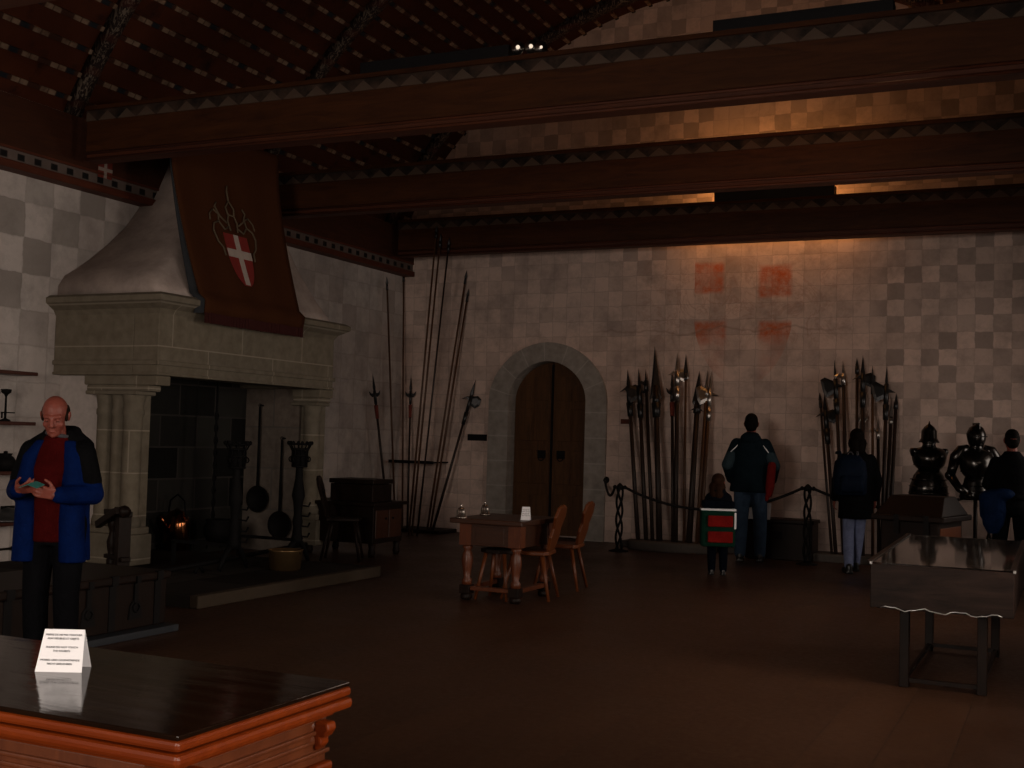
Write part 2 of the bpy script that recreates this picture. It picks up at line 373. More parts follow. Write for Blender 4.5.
# door in the back wall
mdoor = wood('door_oak', (.050, .022, .008), (.10, .044, .016), .6, 1.0, .2, (1, 1, 8))
miron = plain('wrought_iron', (.007, .006, .006), .65, .2, .15)
mstoned = stone('door_stone', (.20, .175, .155), (.29, .26, .23), 3.0, .36, (0, 2), (.33, .30, .27))
door = thing('door_1', None, None, (DCX, YB, 0), kind='structure')
outer = [(.945, 0)]+arch_pts(.945, DZS, .86)+[(-.945, 0)]; inner = [(-DHW, 0)]+list(reversed(arch_pts(DHW, DZS, DRISE)))+[(DHW, 0)]
n_ = len(outer); mb = MB()
oo = outer; ii = list(reversed(inner)); vs = []
for (a, b) in zip(oo, ii):
    for (X, Z), y in ((a, -.05), (a, .0), (b, -.05), (b, .30)): vs.append((X, y, Z))
fs = []
for i in range(n_-1):
    b = 4*i; fs += [(b, b+4, b+6, b+2), (b, b+1, b+5, b+4), (b+2, b+6, b+7, b+3), (b+1, b+3, b+7, b+5)]
fs += [(0, 2, 3, 1), (4*n_-4, 4*n_-3, 4*n_-1, 4*n_-2)]
n = NT('arch_stone', .85, 0, .2); x = n.xyz()
ang = n.math('ARCTAN2', n.math('SUBTRACT', x[2], DZS-.1), x[0])
up = n.math('GREATER_THAN', x[2], DZS); seg = n.mix(up, n.comb(n.math('FRACT', n.math('DIVIDE', x[2], .37)), 0.0, 0.0), n.comb(n.math('FRACT', n.math('MULTIPLY', ang, 2.45)), 0.0, 0.0))
sx = n.xyz(seg)[0]; jt = n.math('ADD', n.mapr(sx, 0, .035, 1, 0), n.mapr(sx, .965, 1, 0, 1))
g = n.noise(8, 6); k = n.mix(n.mapr(g, .3, .7), (.215, .19, .17), (.33, .295, .265)); k = n.mix(n.math('MULTIPLY', jt, .7), k, (.42, .385, .35)); n.col(k); n.bump(g, .3, .008); march = n.m
sur = struct(mb.add(vs, fs), 'arch_surround', march, door)
for sgn in (-1, 1):
    pts = [(0, .03)]+[(X*.995, Z) for X, Z in (arch_pts(DHW, DZS, DRISE)[:12])]   # half door
    hp = [(sgn*.008, .03), (sgn*(DHW-.004), .03)]+[(sgn*abs(X)*.992, Z-.004) for X, Z in arch_pts(DHW, DZS, DRISE)[:12]]
    hp[-1] = (sgn*.008, hp[-1][1])
    leaf = struct(MB().prism(hp, (0, .20, 0), (1, 0, 0), (0, 0, 1), (0, .06, 0)), 'door_leaf', mdoor, door)
    pn = MB()
    for z0, z1 in ((.12, .62), (.78, 1.28), (1.42, 1.9)):
        for x0, x1 in ((.05, .30), (.34, .57)):
            pn.bb((sgn*x0, .185, z0), (sgn*x1, .2, z1))
    pn.bb((sgn*.05, .185, 2.02), (sgn*.30, .2, 2.38)).bb((sgn*.34, .185, 2.02), (sgn*.50, .2, 2.25))
    struct(pn, 'door_panel', mdoor, leaf, .01)
    lk = struct(MB().bb((sgn*.09, .17, 1.16), (sgn*.22, .2, 1.28)), 'lock_plate', miron, leaf, .006)
    struct(MB().tube([(sgn*.155+.045*math.cos(t*PI/6), .16, 1.17+.045*math.sin(t*PI/6)) for t in range(13)], .008, 6), 'ring_handle', miron, leaf)
struct(MB().bb((-.014, .17, .03), (.014, .2, 2.56)), 'meeting_stile', miron, door)
# low stone step along the end wall
mstep = plain('step_stone', (.050, .040, .034), .7, 0, .3)
struct(MB().bb((-5.6, 15.55, 0), (XR, YB, .07)), 'trim_7', mstep)
# ------------------------------------------------------------------ fireplace
FX0 = -8.07                                   # front plane
fy0 = at_x(55, 330, XL).y                     # near end
fy1 = at_x(334, 350, FX0).y                   # far end
mst = stone('mantel_stone', (.14, .115, .082), (.20, .168, .125), 1.1, .42, (1, 2), (.30, .255, .20), .5, .008)
mst_end = stone('mantel_stone_end', (.14, .115, .082), (.20, .168, .125), .9, .42, (0, 2), (.30, .255, .20), .5, .008)
mhood = NT('hood_plaster', .9, 0, .12); g = mhood.noise(3, 6, .7); mhood.col(mhood.mix(mhood.mapr(g, .35, .65), (.30, .245, .22), (.46, .375, .335))); mhood.bump(mhood.noise(12, 5), .3, .01); mhood = mhood.m
msoot = stone('sooty_brick', (.002, .002, .002), (.005, .0045, .004), .62, .36, (1, 2), (.05, .044, .04))
msoot_side = stone('sooty_side_wall', (.11, .085, .07), (.18, .145, .12), .9, .5, (0, 2), (.10, .09, .08))
mhearth = stone('hearth_stone', (.010, .007, .005), (.018, .012, .009), .8, .7, (1, 0), (.008, .006, .005))
mhedge = plain('hearth_kerb', (.050, .034, .021), .8)
zt = 1.97; zl = at_y(156, 300, fy0).z - .10   # opening head, underside of the ledge
zl = 2.60; ztop = 2.78
fire = thing('fireplace', 'huge stone hooded fireplace built against the wall, banner hanging down its front', 'fireplace', (XL, (fy0+fy1)/2, 0))
def W(mb):  # world coordinates -> the fireplace's own
    return mb.xf(Matrix.Translation((-XL, -(fy0+fy1)/2, 0)))
mb = MB().bb((FX0-.32, fy0, zt), (FX0, fy1, zl)).bb((XL, fy0, zt), (FX0-.32, fy0+.34, zl)).bb((XL, fy1-.34, zt), (FX0-.32, fy1, zl))
lint = W(mb).build('lintel', mst, fire, .01)
# roll mouldings under and over the frieze of the lintel
def ring(z0, z1, out):
    return MB().bb((FX0, fy0-out, z0), (FX0+out, fy1+out, z1)).bb((XL, fy0-out, z0), (FX0, fy0, z1)).bb((XL, fy1, z0), (FX0, fy1+out, z1))
W(ring(zt+.10, zt+.15, .022)).build('roll_moulding', mst, lint, .01)
W(ring(zt+.0, zt+.03, .015)).build('roll_moulding', mst, lint, .008)
# ledge with a sloping underside
o1 = .14
mb = MB(); secs = [(zl-.02, .0), (zl+.03, .03), (zl+.10, o1), (ztop-.03, o1), (ztop, o1-.05)]
vs = []; 
for z, o_ in secs: vs += [(XL, fy0-o_, z), (FX0+o_, fy0-o_, z), (FX0+o_, fy1+o_, z), (XL, fy1+o_, z)]
fs = [(4*i+j, 4*i+(j+1) % 4, 4*i+4+(j+1) % 4, 4*i+4+j) for i in range(len(secs)-1) for j in range(4)] + [(3, 2, 1, 0), tuple(range(4*len(secs)-4, 4*len(secs)))]
W(mb.add(vs, fs)).build('ledge', mst, fire)
# the flaring hood
pT0 = at_x(165, 155, -8.75); pT1 = at_x(279, 190, -8.75)
HZ = 4.80
_hs = sorted([(at_x(a_, b_, XL+.02).z, at_x(a_, b_, XL+.02).y) for a_, b_ in ((166, 150), (160, 165), (145, 200), (128, 225), (110, 243), (92, 258), (75, 270), (60, 279))])
def near_y(z):
    if z <= _hs[0][0]: return _hs[0][1]+(fy0-_hs[0][1])*min(1, (_hs[0][0]-z)/max(.01, _hs[0][0]-ztop))
    for (z0, y0), (z1, y1) in zip(_hs, _hs[1:]):
        if z <= z1: return y0+(y1-y0)*(z-z0)/(z1-z0)
    return _hs[-1][1]+.05*(z-_hs[-1][0])
def hood(t):   # t 0 at ledge .. 1 at top
    k = (1-t)**2.3
    lin = (1-t)*.20
    q = k*.8+lin
    return (near_y(ztop+(HZ-ztop)*t), pT1.y-.1+(fy1-.02-pT1.y+.1)*q, -8.78+(FX0+.02+8.78)*q)
mb = MB(); vs = []; HN = 18
for i in range(HN+1):
    t = i/HN; a, b, xf_ = hood(t); z = ztop+(HZ-ztop)*t
    r = .10
    vs += [(XL+.01, a, z), (xf_-r, a, z), (xf_-r*.3, a+r*.3, z), (xf_, a+r, z), (xf_, b-r, z), (xf_-r*.3, b-r*.3, z), (xf_-r, b, z), (XL+.01, b, z)]
fs = [(8*i+j, 8*i+(j+1) % 8, 8*i+8+(j+1) % 8, 8*i+8+j) for i in range(HN) for j in range(8)] + [tuple(range(7, -1, -1)), tuple(range(8*HN, 8*HN+8))]
W(mb.add(vs, fs, True)).build('hood', mhood, fire)
# piers: clustered shafts on plinths, carrying a stepped corbel
def pier(ya, yb, near):
    # wide across (along x), thin along the wall; half-round shafts stand before it
    x0, x1 = (-8.84, -8.26) if near else (-8.42, FX0-.06); yc = ya if near else yb; sg = -1 if near else 1
    g = MB().bb((x0-.03, ya-(.12 if near else .04), .10), (x1+.03, yb+(.04 if near else .02), .40)).bb((x0, ya-(.10 if near else .03), .40), (x1+.01, yb+.02, .47))
    p = W(g).build('pier', mst_end, fire, .012)
    W(MB().bb((x0+.02, ya, .47), (x1-.02, yb, zt-.16))).build('pier_slab', mst_end, p)
    for k, (fx, r) in enumerate(((.20, .085), (.52, .075), (.82, .095)) if near else ((.62, .10),)):
        xx = x0+(x1-x0)*fx; yy = ya+(.0 if near else -.0)
        sh = MB().lathe([(r*1.2, .47), (r*1.2, .53), (r*.98, .58), (r, .62), (r, 1.56), (r*1.12, 1.58), (r*1.12, 1.62), (r, 1.64), (r*1.05, 1.68), (r*1.25, zt-.17)], (xx, yy, 0), 16)
        W(sh).build('shaft', mst_end, p)
    cb = MB().bb((x0-.06, ya-.12, zt-.20), (x1+.03, yb+.02, zt-.16)).bb((x0-.14 if near else x0-.04, ya-.10 if not near else ya-.02, zt-.16), (FX0-.10 if near else FX0-.02, yb+.02, zt-.10)).bb((x0-.18 if near else x0-.06, ya-.10 if not near else ya-.02, zt-.10), (FX0+.0, yb+.04, zt-.002))
    W(cb).build('corbel', mst_end, p, .012)
pier(fy0+.02, fy0+.16, True); pier(fy1-.16, fy1-.02, False)
W(MB().bb((XL, fy0+.10, 0), (-8.6, fy0+.24, zt))).build('near_cheek', plain('cheek_plaster', (.50, .44, .41), .9), fire)
W(MB().bb((XL+.0, fy0+.24, 0), (XL+.25, fy1-.20, zl))).build('fireback', msoot, fire)
W(MB().bb((XL, fy1-.20, 0), (-8.405, fy1-.06, zt))).build('far_cheek', msoot_side, fire)
hx = at_z(198, 597, .10).x; hy0 = at_z(198, 597, .10).y; hy1 = at_z(372, 566, .10).y
hth = W(MB().bb((XL, hy0, 0), (hx-.09, hy1, .10))).build('hearth', mhearth, fire)
W(MB().bb((hx-.09, hy0-.0, 0), (hx, hy1, .104))).build('hearth_kerb', mhedge, hth, .01)
# banner hanging from under the beam down over the hood and ledge
mban = NT('banner_cloth', .95, 0, .05); g = mban.noise(30, 3); mban.col(mban.mix(g, (.046, .0155, .006), (.064, .022, .009))); mban = mban.m
mfringe = plain('banner_fringe', (.036, .005, .004), .95); mlin = plain('banner_lining', (.024, .026, .030), .95)
bp = []
for px_, py_, xx in ((167, 158, -8.52), (186, 240, -8.38), (205, 313, FX0+.19)): bp.append(at_x(px_, py_, xx))
yb0, yb1 = at_x(205, 313, FX0+.19).y, at_x(303, 326, FX0+.19).y
yt0, yt1 = at_x(167, 158, -8.5).y, at_x(277, 192, -8.5).y
ban = thing('banner', 'long brown cloth banner with a red shield and white cross, hanging over the fireplace hood', 'banner', (FX0+.19, (yb0+yb1)/2, ztop-.1))
BO = Vector((FX0+.19, (yb0+yb1)/2, ztop-.1)); zb_ = at_x(205, 313, FX0+.19).z
def ban_pt(u, v):  # u 0..1 along y, v 0 bottom .. 1 top
    z = zb_+(4.72-zb_)*v
    t = max(0, min(1, (z-ztop)/(HZ-ztop)))
    xh = hood(t)[2]
    q = (1-v)**2.2
    # hanging cloth sags freely between the top rail and the ledge
    xs = (-8.50)+(FX0+.19+8.50)*((1-v)**1.5)
    x = max(xh+.03, xs)
    if z < ztop+.02: x = FX0+.19
    y = (yb0+(yt0-yb0)*(v**.75))*(1-u)+(yb1+(yt1-yb1)*(v**.75))*u
    return Vector((x+.012*math.sin(u*19+v*2)*(1-v*.5), y, z))
mb = MB(); NU, NV = 24, 30; vs = []
for j in range(NV+1):
    for i in range(NU+1):
        p = ban_pt(i/NU, j/NV)-BO; vs.append(p)
for j in range(NV+1):
    for i in range(NU+1): vs.append(vs[j*(NU+1)+i]+Vector((-.012, 0, 0)))
q = (NU+1)*(NV+1); fs = []
for j in range(NV):
    for i in range(NU):
        a = j*(NU+1)+i; fs += [(a, a+1, a+NU+2, a+NU+1), (q+a, q+a+NU+1, q+a+NU+2, q+a+1)]
for j in range(NV):
    for i in (0, NU): a = j*(NU+1)+i; fs.append((a, a+NU+1, q+a+NU+1, q+a))
for i in range(NU):
    for a in (i, NV*(NU+1)+i): fs.append((a, a+1, q+a+1, q+a))
mb.add(vs, fs, True).build('cloth', mban, ban)
mb = MB()
for i in range(40):
    p = ban_pt((i+.5)/40, 0)-BO; mb.box(p+Vector((0, 0, -.045)), (.016, (yb1-yb0)/40*.92, .10+.012*random.random()))
mb.build('fringe', mfringe, ban)
# lining along the near edge that shows as a cool strip
mb = MB(); vs = []
for j in range(NV+1):
    p = ban_pt(0, j/NV)-BO; 
    a = p+Vector((-.012, -.002, 0)); b = p+Vector((-.10*(1-j/NV)**1.6-.004, -.004-.04*(1-j/NV), 0)); vs += [a, b, a+Vector((-.006, 0, 0)), b+Vector((-.006, 0, 0))]
fs = []
for j in range(NV): b = 4*j; fs += [(b, b+1, b+5, b+4), (b+2, b+6, b+7, b+3), (b, b+4, b+6, b+2), (b+1, b+3, b+7, b+5)]
mb.add(vs, fs, True).build('lining', mlin, ban)
mshield = plain('shield_red', (.19, .018, .014), .9); mcross = plain('shield_white', (.40, .33, .29), .9); mthread = plain('embroidery', (.10, .07, .042), .9)
def on_ban(px_, py_):   # nearest point of the cloth to a sight line, lifted off it
    d = ray(px_, py_); best = None
    for j in range(61):
        for i in range(41):
            p = ban_pt(i/40, j/60); s_ = p-EYEP; t = s_.dot(d)/d.dot(d); e = (s_-d*t).length
            if best is None or e < best[0]: best = (e, p)
    return best[1]
bc = on_ban(238, 256)
def bl(a, b, off=.022):   # banner-plane offsets (metres along y, along z) -> local point that follows the cloth
    z = bc.z+b; v = (z-zb_)/(4.72-zb_); y = bc.y+a
    p = ban_pt(.5, v); return Vector((p.x+off, y, z))-BO
shp = [(-.20, .22), (.20, .22), (.20, .0), (.16, -.16), (.09, -.27), (0, -.34), (-.09, -.27), (-.16, -.16), (-.20, 0)]
def patch(polys, name, mat, par, off, th=.006):
    mb = MB()
    for poly in polys:
        nn = len(poly); f_ = [bl(a, b, off) for a, b in poly]; g_ = [p+Vector((-th, 0, 0)) for p in f_]
        mb.add(f_+g_, [tuple(range(nn)), tuple(reversed(range(nn, 2*nn)))]+[(i, (i+1) % nn, (i+1) % nn+nn, i+nn) for i in range(nn)])
    return mb.build(name, mat, par)
def slices(hw, z0, z1, k=6): return [[(-hw(z0+(z1-z0)*i/k), z0+(z1-z0)*i/k), (hw(z0+(z1-z0)*i/k), z0+(z1-z0)*i/k), (hw(z0+(z1-z0)*(i+1)/k), z0+(z1-z0)*(i+1)/k), (-hw(z0+(z1-z0)*(i+1)/k), z0+(z1-z0)*(i+1)/k)] for i in range(k)]
shw = lambda z: .20 if z > 0 else max(.004, .20*math.sqrt(max(0, 1-(z/-.36)**1.8)))
esc = patch(slices(shw, -.345, .22, 14), 'escutcheon', mshield, ban, .024)
patch(slices(lambda z: min(.038, shw(z)), -.335, .22, 14)+[[(-.2, -.04), (.2, -.04), (.2, .05), (-.2, .05)]], 'escutcheon_cross', mcross, esc, .030)
mb = MB()
def scr(pts, r=.010): mb.tube([bl(a, b, .024) for a, b in pts], r, 6)
scr([(-.06, .26), (-.08, .36), (-.05, .44), (.05, .44), (.08, .36), (.06, .26)]); scr([(-.05, .44), (-.07, .52), (0, .60), (.07, .52), (.05, .44)]); scr([(0, .60), (0, .72), (.02, .78)])
for sg in (-1, 1):
    scr([(sg*.08, .30), (sg*.16, .26), (sg*.24, .34), (sg*.22, .42), (sg*.30, .46)]); scr([(sg*.10, .34), (sg*.20, .40), (sg*.26, .50), (sg*.22, .55)])
    scr([(sg*.24, .34), (sg*.33, .30), (sg*.36, .22), (sg*.32, .10), (sg*.26, .05), (sg*.25, -.04)]); scr([(sg*.30, .46), (sg*.37, .40), (sg*.38, .33)], .008)
mb.build('embroidered_crest', mthread, ban)
# --- iron and copper on the hearth
mir = plain('black_iron', (.005, .0045, .0045), .7, .1, .1); mcopper = plain('copper', (.30, .11, .045), .14, 1.0, .5, .15); mbrass = plain('old_brass', (.30, .19, .085), .35, .85, .5, .2)
HZ0 = .10
def andiron(pxb, pxt, lab):
    b = at_z(pxb[0], pxb[1], HZ0); t = at_y(pxt[0], pxt[1], b.y)
    hgt = t.z-HZ0; o = thing('andiron', lab, 'andiron', (b.x, b.y, HZ0), 0, 'tall andirons on the hearth')
    s_ = hgt
    MB().lathe([(.05, .16*s_), (.062, .2*s_), (.05, .24*s_), (.045, .30*s_), (.055, .34*s_), (.04, .40*s_), (.05, .50*s_), (.07, .56*s_), (.055, .62*s_), (.04, .70*s_), (.035, .80*s_), (.05, .83*s_)], n=12).build('shaft', mir, o)
    f = MB()
    for sg in (-1, 1): f.tube([(0, 0, .2*s_), (0, sg*.10, .15*s_), (0, sg*.17, .07*s_), (0, sg*.21, .012)], [.03, .028, .024, .02], 8)
    f.build('foot', mir, o)
    c = MB()
    for z, r in ((.80, .075), (.89, .080), (.945, .085), (.985, .115)):
        c.tube([(r*math.cos(k*PI/8), r*math.sin(k*PI/8), z*s_) for k in range(17)], .011, 6)
    for k in range(8):
        a = k*PI/4; c.tube([(.075*math.cos(a), .075*math.sin(a), .80*s_), (.08*math.cos(a), .08*math.sin(a), .93*s_), (.115*math.cos(a), .115*math.sin(a), .985*s_)], .008, 6)
    for k in range(8):
        a = k*PI/4; c.ell((.12*math.cos(a), .12*math.sin(a), .995*s_), (.018, .018, .022), n=8, m=6)
    
    for k in range(8):
        a = k*PI/4; c.tube([((.085+.028*math.sin(t*PI/4))*math.cos(a), (.085+.028*math.sin(t*PI/4))*math.sin(a), (.86+.022*math.cos(t*PI/4))*s_) for t in range(9)], .007, 5)
    c.lathe([(.05, .79*s_), (.07, .80*s_), (.065, .93*s_), (.03, .94*s_)], n=12)
    c.build('cresset_basket', mir, o)
    for k in range(4):
        z = (.22+.085*k)*s_; MB().tube([(.03, .03, z), (.06, .10, z-.01), (.065, .125, z+.03)], .010, 6).build('spit_hook', mir, o)
    MB().box((-.38, 0, .19*s_), (.76, .035, .03)).box((-.74, 0, .095*s_), (.03, .035, .19*s_)).build('billet_bar', mir, o)
    return o
andiron((233, 570), (231, 442), 'tall black iron andiron with basket top, closer to the brick fireback')
andiron((296, 563), (289, 442), 'tall black iron andiron with basket top, beside the far stone pier')
# spit lying across the andirons
a = at_x(143, 575, -7.35); b = at_x(306, 544, -7.35); 
sp = thing('roasting_spit', 'long iron roasting spit lying low across the two andirons', 'spit', (a+b)/2)
o_ = (a+b)/2
MB().tube([a-o_, b-o_], .022, 8).build('bar', mir, sp)
for p in (a.lerp(b, .06), a.lerp(b, .30)):
    leg = MB().tube([p-o_, Vector((p.x, p.y-.05, HZ0+.01))-o_], .016, 6).tube([p-o_, Vector((p.x, p.y+.07, HZ0+.01))-o_], .016, 6)
    leg.build('trestle', mir, sp)
# hanging chain with cauldron
cx_ = -8.75; ct = at_x(218, 384, cx_); cb_ = at_x(218, 545, cx_)
ch = thing('trammel_hook', 'long iron chimney chain hanging inside the fireplace opening', 'chain', (ct.x, ct.y, cb_.z+.1))
MB().tube([(0, 0, .0), (0, 0, 2.55-cb_.z-.1+.4)], .012, 6).tube([(0, 0, .0), (0, .04, -.06), (0, .0, -.10), (0, -.04, -.05)], .012, 6).build('rod', mir, ch)
lk = MB()
for k in range(9): lk.tube([(0, .028*math.cos(t*PI/4), .25+k*.14+.05*math.sin(t*PI/4)) for t in range(9)], .008, 6)
lk.build('chain_links', mir, ch)
cl = thing('cauldron', 'small black iron cauldron standing under the chimney chain', 'pot', (cx_, cb_.y, HZ0))
MB().lathe([(.05, .06), (.13, .09), (.17, .17), (.165, .25), (.14, .30), (.155, .33), (.135, .33), (.12, .29)], n=18).build('bowl', mir, cl)
for k in range(3):
    a_ = k*2*PI/3; MB().tube([(.10*math.cos(a_), .10*math.sin(a_), .11), (.14*math.cos(a_), .14*math.sin(a_), 0)], .014, 6).build('leg', mir, cl)
# copper kettle glinting by the fireback
kp = at_x(176, 540, -8.95)
kt = thing('copper_kettle', 'shiny copper kettle glinting in the dark by the fireback', 'kettle', (-8.95, kp.y, HZ0))
MB().lathe([(.11, 0), (.14, .02), (.15, .30), (.135, .36), (.10, .40), (.085, .43), (.03, .45), (.0, .47)], n=20).build('body', mcopper, kt)
MB().tube([(.13, 0, .34), (.10, 0, .55), (0, 0, .62), (-.10, 0, .55), (-.13, 0, .34)], .010, 6).build('bail_handle', mir, kt)
MB().tube([(0, -.12, .20), (0, -.22, .32), (0, -.26, .40)], [.03, .022, .016], 8).build('spout', mcopper, kt)
# brass bucket in front of the far andiron
bk = at_z(285, 570, HZ0)
bt = thing('brass_bucket', 'low brass bucket with a bright stripe of light, on the hearth edge', 'bucket', (bk.x, bk.y, HZ0))
MB().lathe([(.13, 0), (.15, .01), (.165, .19), (.172, .20), (.16, .20), (.145, .03), (.0, .025)], n=24).build('body', mbrass, bt)
MB().tube([(.165, 0, .18), (.13, .06, .12), (0, .175, .09), (-.13, .06, .12), (-.165, 0, .18)], .007, 6).build('bail_handle', mir, bt)
# long-handled pans hung on the far cheek
def pan(pt, pb, r, lab):
    y = fy1-.27; t = at_y(*pt, y); b = at_y(*pb, y)
    o = thing('long_handled_pan', lab, 'pan', (b.x, y, b.z), 0, 'pans hanging in the fireplace')
    MB().lathe([(r*.6, .055), (r*.85, .045), (r, .0), (r*.97, -.01), (r*.8, .03), (0, .045)], n=24, rot=Euler((-PI/2, 0, 0)).to_matrix()).build('bowl', mir, o)
    d = t-b; d.y = 0
    MB().tube([d.normalized()*r*.92, d], [.018, .012], 8).tube([d+Vector((.02*math.cos(k*PI/4), 0, .02+.02*math.sin(k*PI/4))) for k in range(9)], .005, 6).build('handle', mir, o)
    MB().tube([d+Vector((0, 0, .02)), d+Vector((0, .24, .02))], .008, 6).build('hook', mir, o)
pan((260, 407), (257, 499), .165, 'larger long-handled iron pan hanging between the two andirons')
pan((282, 440), (279, 525), .17, 'lower long-handled iron pan hanging close to the far andiron')
# wooden spit-jack trestle in front of the near pier
mdw = wood('dark_oak', (.006, .003, .0018), (.014, .0065, .004), .5, 1, .15, (1, 1, 6)); mdo = wood('oak_table', (.028, .009, .004), (.055, .018, .007), .4, 1, .45, (8, 1, 1)); mro = wood('red_oak', (.075, .017, .005), (.13, .034, .010), .4, 1, .45, (1, 1, 6))
tb = at_z(118, 572, HZ0); ty = tb.y
tr = thing('wooden_trestle', 'dark wooden trestle with turned post and slanting beam before the near fireplace pier', 'trestle', (tb.x, ty, HZ0), math.radians(-25))
sc_ = .0088*1.0
MB().box((.08, 0, .26), (.09, .12, .52)).build('post', mdw, tr, .006)
MB().lathe([(.045, .0), (.05, .10), (.03, .13), (.045, .20), (.055, .27), (.035, .33), (.03, .37), (.05, .42), (.05, .52)], (-.17, 0, 0), 12).build('turned_baluster', mdw, tr)
MB().box((-.06, 0, .545), (.46, .10, .05)).build('top_rail', mdw, tr, .006)
MB().box((-.04, 0, .13), (.44, .09, .04)).build('lower_rail', mdw, tr, .006)
MB().box((-.10, -.08, .50), (.52, .06, .07), (0, -.33, 0)).build('slanting_beam', mdw, tr, .01)
MB().lathe([(.05, -.05), (.06, 0), (.05, .05)], (.13, -.02, .57), 10, rot=Euler((0, PI/2, 0)).to_matrix()).build('roller', mdw, tr)
for xx in (.08, -.17): MB().box((xx, 0, .015), (.07, .34, .03)).build('foot', mdw, tr, .006)
# chest with iron hasps along the left, and its plinth
cfx = at_z(165, 630, 0).x; cfy = at_z(165, 630, 0).y
cs = thing('iron_bound_chest', 'long dark iron-bound chest on a low plinth at the left, behind the standing man', 'chest', (cfx, cfy, 0))
CL, CW, CH = 2.5, .75, .37
MB().bb((-CW-.06, -CL-.1, 0), (.10, .03, .05)).build('plinth', plain('plinth_grey', (.020, .023, .028), .4, 0, .5), cs, .006)
MB().bb((-CW, -CL, .05), (0, 0, CH)).build('body', mdw, cs, .012)
lid = MB().bb((-CW-.02, -CL-.02, CH+.002), (.025, .02, CH+.06)).build('lid', mdw, cs, .015)
for k in range(6):
    y = -.10-k*.44; MB().bb((0, y-.03, .06), (.008, y+.03, CH)).bb((.0, y-.03, CH), (.032, y+.03, CH+.066)).build('iron_strap', miron, cs)
for k in range(5):
    y = -.32-k*.44
    h = MB().bb((.024, y-.02, CH+.0), (.036, y+.02, CH+.05)).bb((.006, y-.018, CH-.14), (.016, y+.018, CH)).prism([(-.065, -.07), (.065, -.07), (.05, .03), (0, .08), (-.05, .03)], (.002, y, CH-.18), (0, 1, 0), (0, 0, 1), (.010, 0, 0)).build('hasp', miron, cs)
    MB().tube([(.02, y+.03*math.cos(t*PI/6), CH-.17+.03*math.sin(t*PI/6)) for t in range(13)], .006, 6).build('hasp_ring', miron, h)
# wall shelves
mshelf = wood('shelf_wood', (.040, .010, .006), (.070, .019, .010), .5, 1, .35, (1, 8, 1))
ye = at_x(37, 372, XL+.25).y
SHZ = []
names = ['topmost wooden wall shelf left of the fireplace, empty', 'second wooden wall shelf from the top, holding the iron candlestick', 'third wooden wall shelf from the top, holding a dark pot', 'lowest wooden wall shelf, holding the dark helmet']
for i, py_ in enumerate((372, 422, 471, 521)):
    p = at_x(30, py_, XL+.25); SHZ.append(p.z)
    s_ = thing('wall_shelf', names[i], 'shelf', (XL, ye-1.1, p.z-.035), 0, 'shelves on the left wall')
    MB().bb((.002, -1.1, 0), (.27, 1.1, .035)).build('board', mshelf, s_, .006)
    for yy in (-.7,): MB().prism([(0, 0), (.2, 0), (.2, -.03), (.03, -.2), (0, -.2)], (.004, yy, 0), (1, 0, 0), (0, 0, 1), (0, .03, 0)).build('bracket', miron, s_)
cp = at_x(5, 420, XL+.15)
c_ = thing('iron_candlestick', 'small iron candlestick with cup top on the second wall shelf', 'candlestick', (XL+.15, cp.y, SHZ[1]))
MB().lathe([(.05, 0), (.05, .012), (.012, .03), (.010, .24), (.02, .26), (.045, .28), (.05, .31), (.0, .315)], n=14).build('stem', mir, c_)
MB().box((0, .03, .085), (.012, .16, .012)).box((0, -.04, .06), (.012, .012, .06)).build('cross_arm', mir, c_)
cp = at_x(5, 468, XL+.14)
c_ = thing('dark_pot', 'round dark pot on the third wall shelf beside the man', 'pot', (XL+.14, cp.y, SHZ[2]))
MB().lathe([(.06, 0), (.09, .03), (.105, .08), (.08, .13), (.055, .15), (.065, .17), (.02, .17), (.02, .19), (0, .195)], n=18).build('body', mir, c_)
MB().tube([(0, .10, .10), (0, .15, .09), (0, .14, .03), (0, .09, .04)], .008, 6).build('handle', mir, c_)
cp = at_x(8, 517, XL+.15)
c_ = thing('open_helmet', 'low dark helmet with a brim on the lowest wall shelf', 'helmet', (XL+.14, cp.y, SHZ[3]))
MB().lathe([(.15, 0), (.16, .015), (.11, .03), (.10, .08), (.06, .125), (.0, .14)], n=20, sy=1.15).build('skull', plain('dull_steel', (.09, .09, .09), .4, .8, .5), c_)
MB().box((0, 0, .135), (.012, .16, .03)).build('comb', mir, c_)
cp = at_x(8, 549, XL+.05)
c_ = thing('hand_tool', 'short dark iron-headed tool fixed to the wall below the shelves', 'tool', (XL+.03, cp.y, cp.z))
MB().tube([(0, -.35, 0), (0, .06, 0)], .012, 8).build('handle', mdw, c_); MB().lathe([(.012, 0), (.026, .02), (.024, .08), (.014, .10)], (0, .05, 0), 10, rot=Euler((-PI/2, 0, 0)).to_matrix()).build('head', mir, c_)
MB().box((-.015, -.1, 0), (.03, .02, .02)).build('peg', mir, c_)
